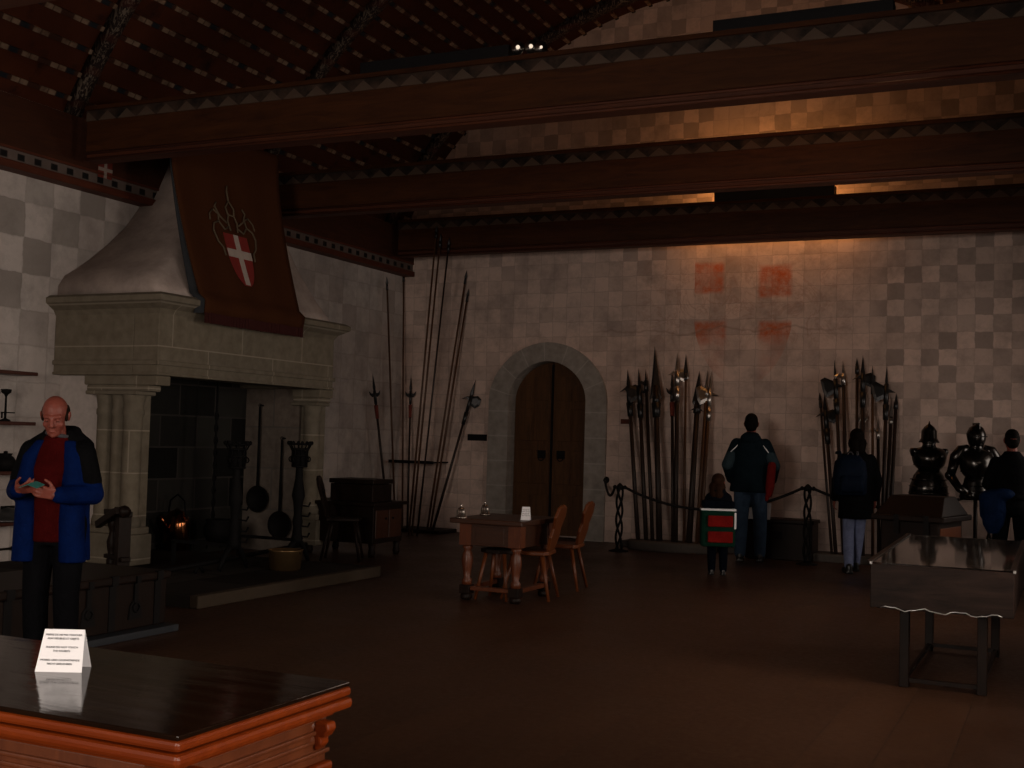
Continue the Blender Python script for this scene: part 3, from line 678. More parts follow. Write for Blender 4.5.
# ------------------------------------------------------------------ furniture
mcard = plain('white_card', (.85, .85, .88), .6, 0, .2, .03); mink = plain('ink', (.10, .10, .11), .8)
def text(body, size, parent, loc, rot, mat, name='lettering'):
    c = bpy.data.curves.new(name, 'FONT'); c.body = body; c.size = size; c.align_x = 'CENTER'; c.align_y = 'CENTER'; c.space_line = 1.35; c.extrude = .0002
    q = bpy.data.objects.new(name, c); COL.objects.link(q); dg = bpy.context.evaluated_depsgraph_get(); dg.update(); me = bpy.data.meshes.new_from_object(q.evaluated_get(dg)); bpy.data.objects.remove(q)
    me.materials.clear(); me.materials.append(mat); o = bpy.data.objects.new(name, me); COL.objects.link(o); o.parent = parent; o.location = loc; o.rotation_euler = rot; return o
mgloss = wood('polished_top', (.006, .0028, .0016), (.013, .0058, .003), .07, 1, .3, (8, 1, 1)); medge = wood('polished_edge', (.125, .017, .002), (.20, .033, .004), .35, 1, .25, (8, 1, 1))
TZ = .80
Fc = at_z(178, 737, TZ); Rc = at_z(350, 683, TZ); tx1, ty0, ty1 = Fc.x, Fc.y, Rc.y+.02; tx0 = tx1-1.62
ft = thing('oak_table', 'polished oak table with moulded red-brown edge in the near left corner, notice on top', 'table', ((tx0+tx1)/2, (ty0+ty1)/2, 0))
hx_, hy_ = (tx1-tx0)/2, (ty1-ty0)/2
top = MB().bb((-hx_+.004, -hy_+.004, TZ-.012), (hx_-.004, hy_-.004, TZ)).build('tabletop', mgloss, ft, .003)
MB().bb((-hx_, -hy_, TZ-.036), (hx_, hy_, TZ-.0125)).build('edge_moulding', medge, ft, .008)
MB().bb((-hx_-.004, -hy_-.004, TZ-.068), (hx_+.004, hy_+.004, TZ-.040)).build('edge_moulding', medge, ft, .010)
MB().bb((-hx_+.03, -hy_+.03, TZ-.085), (hx_-.03, hy_-.03, TZ-.068)).build('bed_moulding', medge, ft, .008)
MB().bb((-hx_+.045, -hy_+.045, TZ-.20), (hx_-.045, hy_-.045, TZ-.085)).build('frieze', mro, ft, .005)
MB().bb((-hx_+.03, -hy_+.03, TZ-.225), (hx_-.03, hy_-.03, TZ-.20)).build('lower_moulding', medge, ft, .008)
for zz_, o__ in ((.118, .036), (.142, .040), (.172, .037)): MB().bb((-hx_+o__, -hy_+o__, TZ-zz_-.006), (hx_-o__, hy_-o__, TZ-zz_+.006)).build('reeded_moulding', mro, ft, .004)
MB().bb((-hx_+.09, -hy_+.09, .12), (hx_-.09, hy_-.09, TZ-.225)).build('carcass', mro, ft, .005)
for k in range(2):
    y = -.13+.26*k; pn = MB().bb((hx_-.09, y-.10, .18), (hx_-.082, y+.10, TZ-.27)).build('side_panel', mro, ft, .006)
    MB().prism([(0, .0), (.07, .10), (0, .20), (-.07, .10)], (hx_-.082, y, .25), (0, 1, 0), (0, 0, 1), (.012, 0, 0)).build('carved_lozenge', medge, pn, .004)
for k in range(3):
    x_ = -.5+.5*k; MB().bb((x_-.20, -hy_+.082, .18), (x_+.20, -hy_+.09, TZ-.27)).build('front_panel', mro, ft, .006)
for sx in (-1, 1):
    for sy in (-1, 1):
        b = MB(); x_, y_ = sx*(hx_-.095), sy*(hy_-.085)
        b.lathe([(.045, .12), (.05, .15), (.03, .18), (.045, .26), (.05, .32), (.035, .38), (.028, .40), (.042, .42), (.046, .46), (.03, .49), (.042, .52), (.05, .555), (.05, .575), (.046, .60), (.058, .625), (.050, .645), (.060, .665), (.052, .685), (.058, .70), (.05, .715)], (x_, y_, 0), 14)
        b.build('corner_column', mro, ft)
        MB().prism([(0, 0), (.040, .0), (.046, -.018), (.034, -.036), (.022, -.040), (.024, -.058), (.010, -.072), (0, -.074)], (sx*(hx_-.045), y_-sy*.0-.02, TZ-.088), (sx, 0, 0), (0, 0, 1), (0, .04, 0)).build('carved_bracket', medge, ft, .006)
        MB().lathe([(.04, 0), (.055, .03), (.05, .08), (.04, .12)], (x_, y_, 0), 14).build('bun_foot', mdw, ft)
MB().bb((-hx_+.02, -hy_+.02, .085), (hx_-.02, hy_-.02, .125)).build('base_board', mro, ft, .006)
# tent card
sp_ = at_z(41, 668, TZ); sn = thing('notice_card', 'small white folded notice card standing on the near oak table', 'sign', (sp_.x+.06, sp_.y+.02, TZ), math.radians(27))
CWd, CHt, CD = .122, .106, .040
def sheet(sg):
    mb = MB(); t = .0012
    a = Vector((-CWd/2, sg*CD, 0)); b = Vector((CWd/2, sg*CD, 0)); c = Vector((CWd/2-.008, 0, CHt)); d = Vector((-CWd/2+.008, 0, CHt))
    n_ = Vector((0, sg*1.0, .37)).normalized()*t
    return mb.add([a, b, c, d, a-n_, b-n_, c-n_, d-n_], [(0, 1, 2, 3), (7, 6, 5, 4), (0, 4, 5, 1), (1, 5, 6, 2), (2, 6, 7, 3), (3, 7, 4, 0)])
fr = sheet(-1).build('front_sheet', mcard, sn); sheet(1).build('back_sheet', mcard, sn)
tilt = math.atan2(CHt, CD)
for txt, h in (('PRIERE DE NE PAS TOUCHER\nAUX MEUBLES ET OBJETS', .82), ('PLEASE DO NOT TOUCH\nTHE EXHIBITS', .53), ('MOEBEL UND GEGENSTAENDE\nNICHT BERUEHREN', .23)):
    text(txt, .0074, fr, (0, -CD*(1-h)-.0012, CHt*h+.0004), (tilt, 0, 0), mink)
# centre table
b1 = at_z(518, 603, 0); b2 = at_z(463, 600, 0)
CTX = (b1.x+b2.x)/2; cy0 = (b1.y+b2.y)/2; hw = (b1.x-b2.x)/2
ct = thing('centre_table', 'dark oak table with turned legs in the middle of the hall', 'table', (CTX, cy0, 0))
TL = .62; TH = at_y(518, 521, cy0-.05).z
MB().bb((-hw-.13, -.12, TH-.045), (hw+.10, TL+.12, TH)).build('tabletop', mdo, ct, .008)
MB().bb((-hw-.05, -.05, TH-.24), (hw+.05, TL+.05, TH-.047)).build('apron', mdo, ct, .005)
MB().bb((-hw+.1, -.056, TH-.22), (hw-.1, -.05, TH-.07)).build('drawer_front', mdo, ct, .004)
for x_ in (-hw, hw):
    for y_ in (0, TL):
        l_ = MB().box((x_, y_, TH-.145), (.115, .115, .19)).lathe([(.035, TH-.24), (.05, TH-.26), (.03, TH-.285), (.045, TH-.32), (.052, TH-.38), (.04, TH-.46), (.03, TH-.53), (.045, TH-.55), (.045, .13)], (x_, y_, 0), 14).build('leg', mro, ct)
        MB().box((x_, y_, .095), (.10, .10, .08)).lathe([(.04, 0), (.055, .02), (.05, .05), (.035, .06)], (x_, y_, 0), 12).build('foot', mdw, l_, .006)
for x_ in (-hw, hw): MB().bb((x_-.03, .05, .085), (x_+.03, TL-.05, .125)).build('stretcher', mro, ct, .005)
MB().bb((-hw+.05, -.03, .087), (hw-.05, .03, .123)).build('stretcher', mro, ct, .005)
mglass = NT('clear_glass', .05, 0, .5); mglass.b.inputs['Transmission Weight'].default_value = 1; mglass.b.inputs['IOR'].default_value = 1.85; mglass.col((.9, .92, .92)); mglass = mglass.m
mpew = plain('pewter', (.45, .40, .36), .22, .95, .5, .1)
def on_table(px_, py_): return at_z(px_, py_, TH)
for (px_, py_, lab) in ((461, 518, 'dome-shaped pewter cover nearer the left front corner of the centre table'), (485, 515, 'dome-shaped pewter cover further back on the centre table')):
    p = on_table(px_, py_); o = thing('pewter_cover', lab, 'dish cover', (p.x, p.y, TH), 0, 'pewter covers on the centre table')
    MB().lathe([(.05, 0), (.052, .01), (.042, .015), (.04, .06), (.028, .09), (.008, .10)], n=18).build('dome', mpew, o)
    MB().ell((0, 0, .112), (.012, .012, .014)).build('knob', mpew, o)
p = on_table(524, 520); o = thing('notice_card', 'small white folded card standing on the centre table', 'sign', (p.x, p.y+.04, TH), math.radians(18))
CWd, CHt, CD = .085, .115, .035
f2 = sheet(-1).build('front_sheet', mcard, o); sheet(1).build('back_sheet', mcard, o)
for h in (.7, .4): text('PLEASE DO\nNOT TOUCH', .012, f2, (0, -CD*(1-h)-.0012, CHt*h), (math.atan2(CHt, CD), 0, 0), mink)
# board chairs
mch = wood('chair_oak', (.085, .020, .0045), (.15, .040, .009), .42, 1, .4, (1, 1, 6))
def board_chair(name, lab, p, rz, mat, s=1.0, group='board chairs'):
    o = thing(name, lab, 'chair', (p.x, p.y, 0), rz, group)
    # local: the sitter faces -X, backrest on +X
    MB().prism([(-.20, -.17), (.17, -.20), (.20, -.14), (.20, .14), (.17, .20), (-.20, .17)], (0, 0, .43*s), (1, 0, 0), (0, 1, 0), (0, 0, .035)).build('seat', mat, o, .008)
    back = [(-.10, 0), (-.165, .16), (-.13, .24), (-.185, .36), (-.14, .45), (-.05, .475), (0, .455), (.05, .475), (.14, .45), (.185, .36), (.13, .24), (.165, .16), (.10, 0)]
    tl = math.radians(15); up_ = Vector((math.sin(tl), 0, math.cos(tl)))
    bo = MB().prism([(a_, b_*s) for a_, b_ in back], (.16, 0, .455*s), (0, 1, 0), up_, Vector((.028, 0, -.008))).build('backrest', mat, o, .006)
    MB().tube([Vector((.155, 0, .455*s))+up_*.30*s+Vector((-.004, .05*math.cos(k*PI/6), .022*math.sin(k*PI/6))) for k in range(13)], .008, 6).build('hand_hole_rim', mdw, bo)
    for sx in (-1, 1):
        for sy in (-1, 1):
            MB().tube([(sx*.13, sy*.12, .44*s), (sx*.22, sy*.19, 0)], [.022, .014], 8).build('leg', mat, o)
    return o
p = at_z(556, 600, 0); board_chair('board_chair', 'oak board chair on the right of the centre table, nearer the camera', p+Vector((-.25, -.02, 0)), math.radians(10), mch, .94)
p = at_z(584, 590, 0); board_chair('board_chair', 'oak board chair on the right of the centre table, further back by the door', p+Vector((-.25, .0, 0)), math.radians(8), mch, .94)
p = at_z(493, 600, 0)
st = thing('wooden_stool', 'low wooden stool with splayed legs tucked under the front end of the centre table', 'stool', (p.x, p.y+.10, 0))
MB().prism([(.17*math.cos(k*PI/4+.39), .15*math.sin(k*PI/4+.39)) for k in range(8)], (0, 0, .415), (1, 0, 0), (0, 1, 0), (0, 0, .035)).build('seat', mdw, st, .006)
for sx in (-1, 1):
    for sy in (-1, 1): MB().tube([(sx*.09, sy*.08, .42), (sx*.155, sy*.15, 0)], [.02, .014], 8).build('leg', mch, st)
# corner table, box and chair by the far end of the fireplace
a = at_z(341, 556, 0); b = at_z(372, 558, 0); c_ = at_z(401, 552, 0)
KX, KY = b.x, b.y
kt_ = thing('corner_table', 'dark wooden table carrying a box in the left corner beyond the fireplace', 'table', (KX, KY, 0))
zt_ = at_y(372, 503, KY).z; kw = 1.0; kl = at_x(401, 552, KX).y-KY; kl = min(kl, 1.3)
MB().bb((-kw-.02, -.06, zt_-.04), (.05, kl+.06, zt_)).build('tabletop', mdw, kt_, .006)
MB().bb((-kw+.04, 0, .16), (0, kl, zt_-.042)).build('cupboard_body', mdw, kt_, .006)
for k in range(2): 
    d_ = MB().bb((0, .04+k*(kl-.06)/2, .22), (.014, .02+(k+1)*(kl-.06)/2, zt_-.09)).build('door', mdo, kt_, .005)
    MB().ell((.025, kl/2+(-.08 if k == 0 else .08), .45), (.014, .014, .014), n=8, m=6).build('knob', miron, d_)
for x_ in (-kw+.08, -.04):
    for y_ in (.05, kl-.05): MB().lathe([(.03, 0), (.045, .04), (.035, .10), (.045, .16)], (x_, y_, 0), 10).build('foot', mdw, kt_)
q = at_y(364, 499, KY+.2)
bx = thing('wooden_box', 'plain dark wooden box standing on the corner table', 'box', (KX-.42, KY+.38, zt_))
bh = at_y(364, 479, KY+.3).z-zt_
MB().bb((-.30, -.22, 0), (.30, .22, bh-.06)).build('body', mdw, bx, .006); MB().bb((-.315, -.235, bh-.055), (.315, .235, bh)).build('lid', mdw, bx, .008)
p = at_z(338, 560, 0); board_chair('board_chair', 'dark board chair seen in profile, facing the corner table, next to the fireplace pier', p+Vector((.02, .05, 0)), math.radians(206), mdw, 1.05)
# bench with white card behind the man at the end wall
p0 = at_y(768, 549, 15.3); p1 = at_y(813, 551, 15.3); zb1 = at_y(790, 519, 15.3).z
bn = thing('low_coffer', 'low dark wooden coffer against the end wall behind the man in the teal jacket', 'coffer', ((p0.x+p1.x)/2-.12, 15.33, 0)); w_ = (p1.x-p0.x)/2+.14
MB().bb((-w_, -.20, 0), (w_, .20, zb1-.05)).build('body', mdw, bn, .008); MB().bb((-w_-.02, -.22, zb1-.048), (w_+.02, .22, zb1)).build('lid', mdw, bn, .008)
MB().bb((-.05, -.212, .26), (.05, -.202, .36)).build('lock_plate', miron, bn)
p = at_y(757, 519, 15.05)
pc = thing('white_placard', 'white placard on a short stand seen between the legs of the man in teal', 'sign', (p.x, 15.06, 0))
zt2 = at_y(757, 503, 14.9).z; zb2 = at_y(757, 520, 14.9).z
MB().box((0, 0, (zt2+zb2)/2), (.34, .012, zt2-zb2), (-.25, 0, 0)).build('panel', mcard, pc); MB().tube([(0, .02, zb2+.04), (0, .02, .02)], .014, 8).build('post', miron, pc); MB().lathe([(.12, 0), (.12, .012), (.02, .025)], (0, .02, 0), 16).build('foot', miron, pc)
# vitrine at the right
A = at_z(903, 688, 0); B = at_z(983, 692, 0)
vy = 7.42; VL = at_y(870, 600, vy).x; VRt = at_y(1014, 600, vy).x; z0 = at_y(940, 613, vy).z; z1 = at_y(940, 568, vy).z
vl = 1.98
vt = thing('display_case', 'glass-topped display case on slim legs, nearest on the right', 'display case', ((VL+VRt)/2, vy, 0)); vw = (VRt-VL)/2
mcase = wood('case_oak', (.006, .0033, .0025), (.030, .0165, .012), .5, 1, .12, (8, 1, 1)); mtrim = plain('bright_trim', (.45, .44, .42), .3, .9, .5, .15); mlining = plain('case_lining', (.50, .38, .20), .9)
tl_ = .021
def slab(za, zb, y0, y1, x0, x1, slope):
    return MB().hexa([(x0, y0, za), (x1, y0, za), (x1, y1, za), (x0, y1, za), (x0, y0, zb), (x1, y0, zb), (x1, y1, zb+slope*(y1-y0)), (x0, y1, zb+slope*(y1-y0))])
MB().bb((-vw, 0, z0), (vw, .03, z1)).build('front_panel', mcase, vt, .004)
for sg in (-1, 1): slab(z0, z1, .03, vl, sg*vw-(.03 if sg > 0 else 0), sg*vw+(.03 if sg < 0 else 0), tl_).build('side_panel', mcase, vt)
MB().bb((-vw, vl-.03, z0), (vw, vl, z1+tl_*(vl-.03))).build('back_panel', mcase, vt)
MB().bb((-vw+.03, .03, z0+.01), (vw-.03, vl-.03, z0+.03)).build('base_board', mlining, vt)
MB().hexa([(-vw+.004, .004, z1+.001), (vw-.004, .004, z1+.001), (vw-.004, vl-.004, z1+tl_*vl+.001), (-vw+.004, vl-.004, z1+tl_*vl+.001), (-vw+.004, .004, z1+.009), (vw-.004, .004, z1+.009), (vw-.004, vl-.004, z1+tl_*vl+.009), (-vw+.004, vl-.004, z1+tl_*vl+.009)]).build('glass_top', mglass, vt)
for sg in (-1, 1):
    MB().hexa([(sg*vw-.02, 0, z1+.01), (sg*vw+.008, 0, z1+.01), (sg*vw+.008, vl, z1+tl_*vl+.01), (sg*vw-.02, vl, z1+tl_*vl+.01), (sg*vw-.02, 0, z1+.018), (sg*vw+.008, 0, z1+.018), (sg*vw+.008, vl, z1+tl_*vl+.018), (sg*vw-.02, vl, z1+tl_*vl+.018)]).build('glazing_bar', mcase, vt)
for sg in (-1, 1): MB().bb((sg*vw-.006, -.004, z1-.006), (sg*vw+.010, .03, z1+.014)).build('corner_clip', mtrim, vt, .003)
wv = [(-vw+.06+(2*vw-.12)*k/24, -.004, z0+.004+.010*math.sin(k*.9)+.004*math.sin(k*2.3)) for k in range(25)]
MB().tube(wv, .0035, 6).build('wavy_trim', mtrim, vt)
lx = [A.x-(VL+VRt)/2, B.x-(VL+VRt)/2]
for x_ in lx:
    for y_ in (.22, vl-.30): MB().bb((x_-.028, y_-.028, 0), (x_+.028, y_+.028, z0+.008)).build('leg', mdw, vt, .004)
for y_ in (.22, vl-.30): MB().bb((lx[0], y_-.014, .03), (lx[1], y_+.014, .055)).build('stretcher', mdw, vt)
for x_ in lx: MB().bb((x_-.012, .22, .031), (x_+.012, vl-.30, .054)).build('stretcher', mdw, vt)
# documents in the case
for k, (x_, y_) in enumerate(((-.12, .5), (.14, 1.15))):
    tag(MB().box((vt.location.x+x_, vt.location.y+y_, z0+.035), (.24, .34, .008), (0, 0, .1)).build('open_document', plain('parchment', (.45, .36, .20), .8)), ['parchment lying nearer the front inside the glass display case', 'parchment lying further back inside the glass display case'][k], 'document', 'documents in the display case')
# second case with hipped lid
Cn = at_z(944, 518, .78); rz_ = math.radians(-12)
hc = thing('hipped_coffer', 'large dark coffer with overhanging hipped lid and side coloured as if lit red, behind the display case', 'coffer', (Cn.x, Cn.y, 0), rz_)
hw2, hl2 = .74, .95
MB().bb((-hw2+.08, .08, .12), (-.08, hl2-.08, .72)).build('body', mdw, hc, .008)
MB().bb((-.085, .14, .18), (-.072, hl2-.14, .66)).build('side_panel', mch, hc, .006)  # redder, lighter wood than the body: the red light on this face is painted in
MB().bb((-hw2+.05, .05, 0), (-.05, hl2-.05, .12)).build('base', mdw, hc, .01)
MB().bb((-hw2, 0, .722), (0, hl2, .78)).build('lid_frame', mdw, hc, .012)
zz = .97
MB().hexa([(-hw2+.03, .03, .781), (-.03, .03, .781), (-.03, hl2-.03, .781), (-hw2+.03, hl2-.03, .781), (-hw2+.09, .34, zz), (-.10, .34, zz), (-.10, hl2-.25, zz), (-hw2+.09, hl2-.25, zz)]).build('hipped_lid', mdw, hc, .006)
for k in range(2): MB().bb((-.2-k*.3, -.006, .60), (-.15-k*.3, .004, .79)).build('iron_strap', miron, hc)
# ------------------------------------------------------------------ pole arms
mash = wood('ash_pole', (.050, .021, .009), (.09, .040, .018), .5, 1, .35, (1, 1, 8)); mdpole = wood('dark_pole', (.012, .006, .004), (.026, .013, .008), .5, 1, .35, (1, 1, 8))
msteel = plain('bright_steel', (.50, .48, .46), .28, 1.0, .5, .15); mdsteel = plain('dark_steel', (.05, .05, .052), .4, .9, .5, .25)
mtassel = plain('red_tassel', (.16, .035, .025), .95)
def pole(name, lab, pb, pt, by, ty, bz, r, head, group, shaft=None, steel=None, cat='polearm', tx=None, bx_=None):
    shaft = shaft or mdpole; steel = steel or mdsteel
    b = at_y(pb[0], pb[1], by); b.z = bz
    t = at_x(pt[0], pt[1], tx) if tx is not None else at_y(pt[0], pt[1], ty)
    o = thing(name, lab, cat, b, 0, group)
    v = t-b; L = v.length; d = v.normalized(); s_ = (RT-d*RT.dot(d)).normalized(); n_ = d.cross(s_).normalized()
    hl = {'pike': .22, 'long': .40, 'halberd': .46, 'axe': .50, 'partisan': .80, 'point': .36, 'fork': .42, 'hook': .30, 'broad': .62}[head]
    sh = MB().tube([Vector((0, 0, 0)), d*(L-hl*.75)], [r, r*.85], 8); sh.build('shaft', shaft, o)
    def P(a, c, w=0): return d*(L-hl+a)+s_*c+n_*w
    h = MB()
    def blade(pts, th=.012):   # (along, side) outline, bevelled like a blade
        k = len(pts); ca = sum(p[0] for p in pts)/k; cb = sum(p[1] for p in pts)/k
        rim = [P(a, c) for a, c in pts]
        mid = [P(a*.6+ca*.4, c*.6+cb*.4, th) for a, c in pts]; mid2 = [P(a*.6+ca*.4, c*.6+cb*.4, -th) for a, c in pts]
        fs = [tuple(range(k, 2*k)), tuple(reversed(range(2*k, 3*k)))]
        for i in range(k):
            j = (i+1) % k; fs += [(i, j, k+j, k+i), (j, i, 2*k+i, 2*k+j)]
        h.add(rim+mid+mid2, fs)
    def spike(a0, a1, w, c=0): blade([(a0, c-w*.6), (a0+(a1-a0)*.25, c-w), (a1, c), (a0+(a1-a0)*.25, c+w), (a0, c+w*.6)])
    def socket(a0, a1, r0=r*1.25): h.tube([P(a0, 0), P(a1, 0)], [r0, r0*.9], 8)
    if head == 'pike': socket(0, .10, r*1.2); spike(.08, hl, .022)
    elif head == 'long': socket(0, .08); spike(.05, hl, .030)
    elif head == 'point': socket(0, .10); spike(.06, hl, .055)
    elif head == 'broad': socket(0, .10); blade([(.08, -.03), (.14, -.075), (hl, 0), (.14, .075), (.08, .03)]); blade([(.02, -.10), (.09, -.02), (.09, .02), (.02, .10), (.05, 0)])
    elif head == 'partisan': socket(-.06, .05, r*1.3); blade([(.0, -.085), (.10, -.075), (.30, -.05), (hl, 0), (.30, .05), (.10, .075), (.0, .085), (.03, 0)])
    elif head == 'halberd':
        socket(-.05, .20); spike(.15, hl, .028); blade([(.06, .0), (.02, .10), (.08, .16), (.18, .165), (.22, .10), (.18, 0)]); blade([(.10, 0), (.14, -.06), (.10, -.14), (.17, -.06), (.18, 0)])
    elif head == 'axe':
        socket(-.05, .22); spike(.18, hl, .020); blade([(.04, 0), (-.04, -.13), (.04, -.17), (.20, -.20), (.24, -.14), (.18, 0)]); blade([(.10, 0), (.12, .12), (.16, .03), (.18, 0)])
    elif head == 'fork':
        socket(-.04, .16); spike(.14, hl, .022)
        for q in (-1, 1): blade([(.08, 0), (.06, q*.04), (.10, q*.075), (.16, q*.085), (.12, q*.055), (.12, q*.025), (.14, 0)])
    elif head == 'hook':
        socket(-.04, .12); spike(.10, hl, .015); blade([(.08, 0), (.12, -.06), (.08, -.12), (.04, -.11), (.07, -.06), (.04, 0)])
    hd = h.build('head', steel, o)
    if head in ('halberd', 'axe', 'partisan', 'fork'): MB().tube([P(-.26, 0), P(-.06, 0)], [r*1.25, r*1.6], 8).build('tassel' if head == 'fork' else 'langet', mtassel if head == 'fork' else steel, o)
    return o
GA = 'long pikes standing in the back left corner'
ya_ = 15.56
mplinth = plain('plinth_stone', (.085, .07, .06), .8)
p = at_y(419, 543, 15.62)
pa = thing('pike_plinth', 'low dark plinth under the pikes in the left corner', 'plinth', (p.x, 15.60, 0)); MB().bb((-.42, -.20, 0), (.46, .36, .05)).build('slab', mdw, pa, .01)
for pb, pt, head, r, sh, tx, lab in [
    ((389, 545), (372.6, 373), 'fork', .020, mdpole, XL+.22, 'short dark fork-headed spear leaning on the left wall, leftmost of the corner pikes'),
    ((395, 543), (386.8, 276), 'pike', .016, mash, XL+.16, 'slim brown pike leaning on the left wall, just behind the corner table'),
    ((402, 541), (403.7, 268), 'pike', .015, mash, None, 'straight upright pike reaching the cornice end in the very corner'),
    ((407, 539), (411, 375), 'fork', .018, mdpole, None, 'shorter upright fork-headed polearm standing in the middle of the corner pikes'),
    ((408.5, 541), (437, 224), 'pike', .016, mash, None, 'tallest pike crossing in front of the far beam, left one of the leaning pair'),
    ((411.5, 539), (441, 233), 'pike', .016, mash, None, 'tall pike crossing in front of the far beam, right one of the leaning pair'),
    ((417, 537), (449.5, 237), 'pike', .015, mdpole, None, 'tall dark pike standing alone right of the leaning pair'),
    ((427, 539), (466.8, 270), 'pike', .017, mash, None, 'tall pike slanting right, the longer of the two near the wall plaque'),
    ((430, 540), (468.8, 288), 'pike', .017, mash, None, 'tall pike slanting right, the shorter of the two near the wall plaque'),
    ((432.5, 541), (476, 379), 'halberd', .022, mdpole, None, 'short dark halberd slanting right towards the wall plaque')]:
    pole('halberd' if head == 'halberd' else 'pike' if head == 'pike' else 'spear', lab, pb, pt, 14.95 if pt[1] < 240 else ya_ if pb[0] > 400 else 15.3, 15.20 if pt[1] < 240 else 15.95, 0 if (pt[1] < 240 or pb[0] < 403) else .05, r, head, GA, sh, tx=tx)
a = at_y(389, 461, 15.50); b = at_y(433, 461, 15.50)
ib = thing('pike_rail', 'dark iron rail holding the corner pikes at mid height', 'rail', (a.x, 15.5, a.z)); MB().box(((b.x-a.x)/2, 0, 0), (b.x-a.x, .03, .045)).build('bar', miron, ib)
for q in (.02, b.x-a.x-.02): MB().bb((q-.012, 0, -.012), (q+.012, .5, .012)).build('wall_bracket', miron, ib)
GB = 'polearms standing in the ring by the door'
pc_ = at_y(671, 545, 15.25)
pr = thing('ring_plinth', 'round grey stone plinth holding the polearms right of the door', 'plinth', (pc_.x, 15.28, .0)); MB().lathe([(.60, 0), (.62, .02), (.62, .10), (.60, .125), (.50, .13), (.0, .13)], n=36, sy=.42).build('ring', mplinth, pr)
for pb, pt, head, r, sh, stl, lab in [
    ((638, 541), (627.5, 369), 'halberd', .026, mdpole, mdsteel, 'leftmost halberd in the group right of the door, tilted left'),
    ((646, 541), (638.4, 367.5), 'axe', .025, mdpole, mdsteel, 'second polearm from the door, with a broad hanging axe blade'),
    ((652.5, 541), (645.5, 369), 'hook', .022, mdpole, mdsteel, 'third polearm from the door, slim shaft with a small hook'),
    ((659.4, 542), (654.7, 345.6), 'partisan', .036, mdpole, mdsteel, 'tallest broad-bladed partisan in the group right of the door'),
    ((673, 542), (672, 370.6), 'fork', .020, mdpole, mdsteel, 'thin fork-headed polearm close behind the bright-pointed halberd'),
    ((675.5, 542), (677.5, 352), 'halberd', .028, mdpole, msteel, 'halberd with a long bright point and rounded axe, right of the broad partisan'),
    ((684, 541), (686, 353.4), 'long', .016, mash, mdsteel, 'slim reddish spear right of the bright-pointed halberd'),
    ((689, 541), (699.4, 370.6), 'broad', .036, mdpole, mdsteel, 'thick dark spear with a wide black pointed head tilted right'),
    ((697, 540), (708, 369), 'long', .024, mash, msteel, 'tilted spear with long bright blade, left of the rightmost pair by the child'),
    ((700.5, 540), (711.5, 369), 'axe', .022, mash, msteel, 'tilted bright halberd, rightmost in the group above the child')]:
    r *= 1.2; pole({'halberd': 'halberd', 'axe': 'halberd', 'hook': 'bill', 'partisan': 'partisan', 'fork': 'spear', 'long': 'spear', 'broad': 'spear'}[head], lab, pb, pt, 15.22, 15.93, .13, r, head, GB, sh, stl)
GC = 'polearms behind the woman with the backpack'
pq = at_y(858, 548, 15.35); pw = (at_y(893, 548, 15.35).x-at_y(832, 548, 15.35).x)/2
pl_ = thing('weapon_plinth', 'low stone plinth under the polearms behind the woman with the backpack', 'plinth', (pq.x, 15.36, .0)); MB().bb((-pw-.16, -.16, 0), (pw+.22, .17, .10)).build('slab', mplinth, pl_, .012)
for pb, pt, head, r, sh, stl, lab in [
    ((832, 541), (819.5, 392), 'pike', .018, mdpole, mdsteel, 'thin short pike at the left edge of the group behind the woman'),
    ((836, 541), (824, 392), 'halberd', .026, mdpole, mdsteel, 'short dark halberd, second from the left behind the woman'),
    ((844, 541), (834.4, 359), 'axe', .026, mdpole, mdsteel, 'tall halberd with a dark axe blade pointing left, behind the woman'),
    ((848, 541), (842.8, 360.5), 'hook', .026, mdpole, msteel, 'tall hooked polearm right of the left-pointing axe'),
    ((857, 541), (857, 357.5), 'pike', .022, mdpole, mdsteel, 'straight pike rising directly above the woman, left of the bright star'),
    ((863, 541), (862.9, 354.5), 'halberd', .026, mdpole, mdsteel, 'tallest halberd above the woman with a dark axe head'),
    ((861, 541), (862, 396), 'fork', .022, mash, msteel, 'short polearm with a bright star-shaped head above the woman'),
    ((873, 541), (872.5, 365), 'long', .020, mash, mdsteel, 'reddish spear right of the tallest halberd behind the woman'),
    ((879, 541), (878, 415), 'hook', .022, mdpole, msteel, 'low bill with a small bright head right of the woman'),
    ((882, 541), (887, 363.5), 'axe', .026, mdpole, mdsteel, 'tall halberd with grey axe blade, tilted right behind the woman'),
    ((885, 541), (892, 395), 'long', .026, mdpole, msteel, 'dark spear with a bright tip, left one of the rightmost pair'),
    ((889, 541), (896.5, 393), 'pike', .026, mdpole, mdsteel, 'dark pike at the right edge of the group, nearest the pointed-helmet armour')]:
    pole({'halberd': 'halberd', 'axe': 'halberd', 'hook': 'bill', 'pike': 'pike', 'fork': 'spear', 'long': 'spear'}[head], lab, pb, pt, 15.32, 15.93, .10, r, head, GC, sh, stl)
# wall plaques
for (x0, y0, x1, y1, lab) in ((468, 434, 487, 441, 'small dark plaque on the wall left of the arched door'), (621, 419, 630, 424, 'tiny brown plaque on the wall beside the leftmost halberd')):
    a = at_y(x0, y0, YB); b = at_y(x1, y1, YB)
    o = thing('wall_plaque', lab, 'plaque', ((a.x+b.x)/2, YB, (a.z+b.z)/2), 0)
    w_, h_ = (b.x-a.x)/2, (a.z-b.z)/2
    MB().bb((-w_, -.015, -h_), (w_, -.0, h_)).build('plate', miron if x0 < 500 else mred, o, .003)
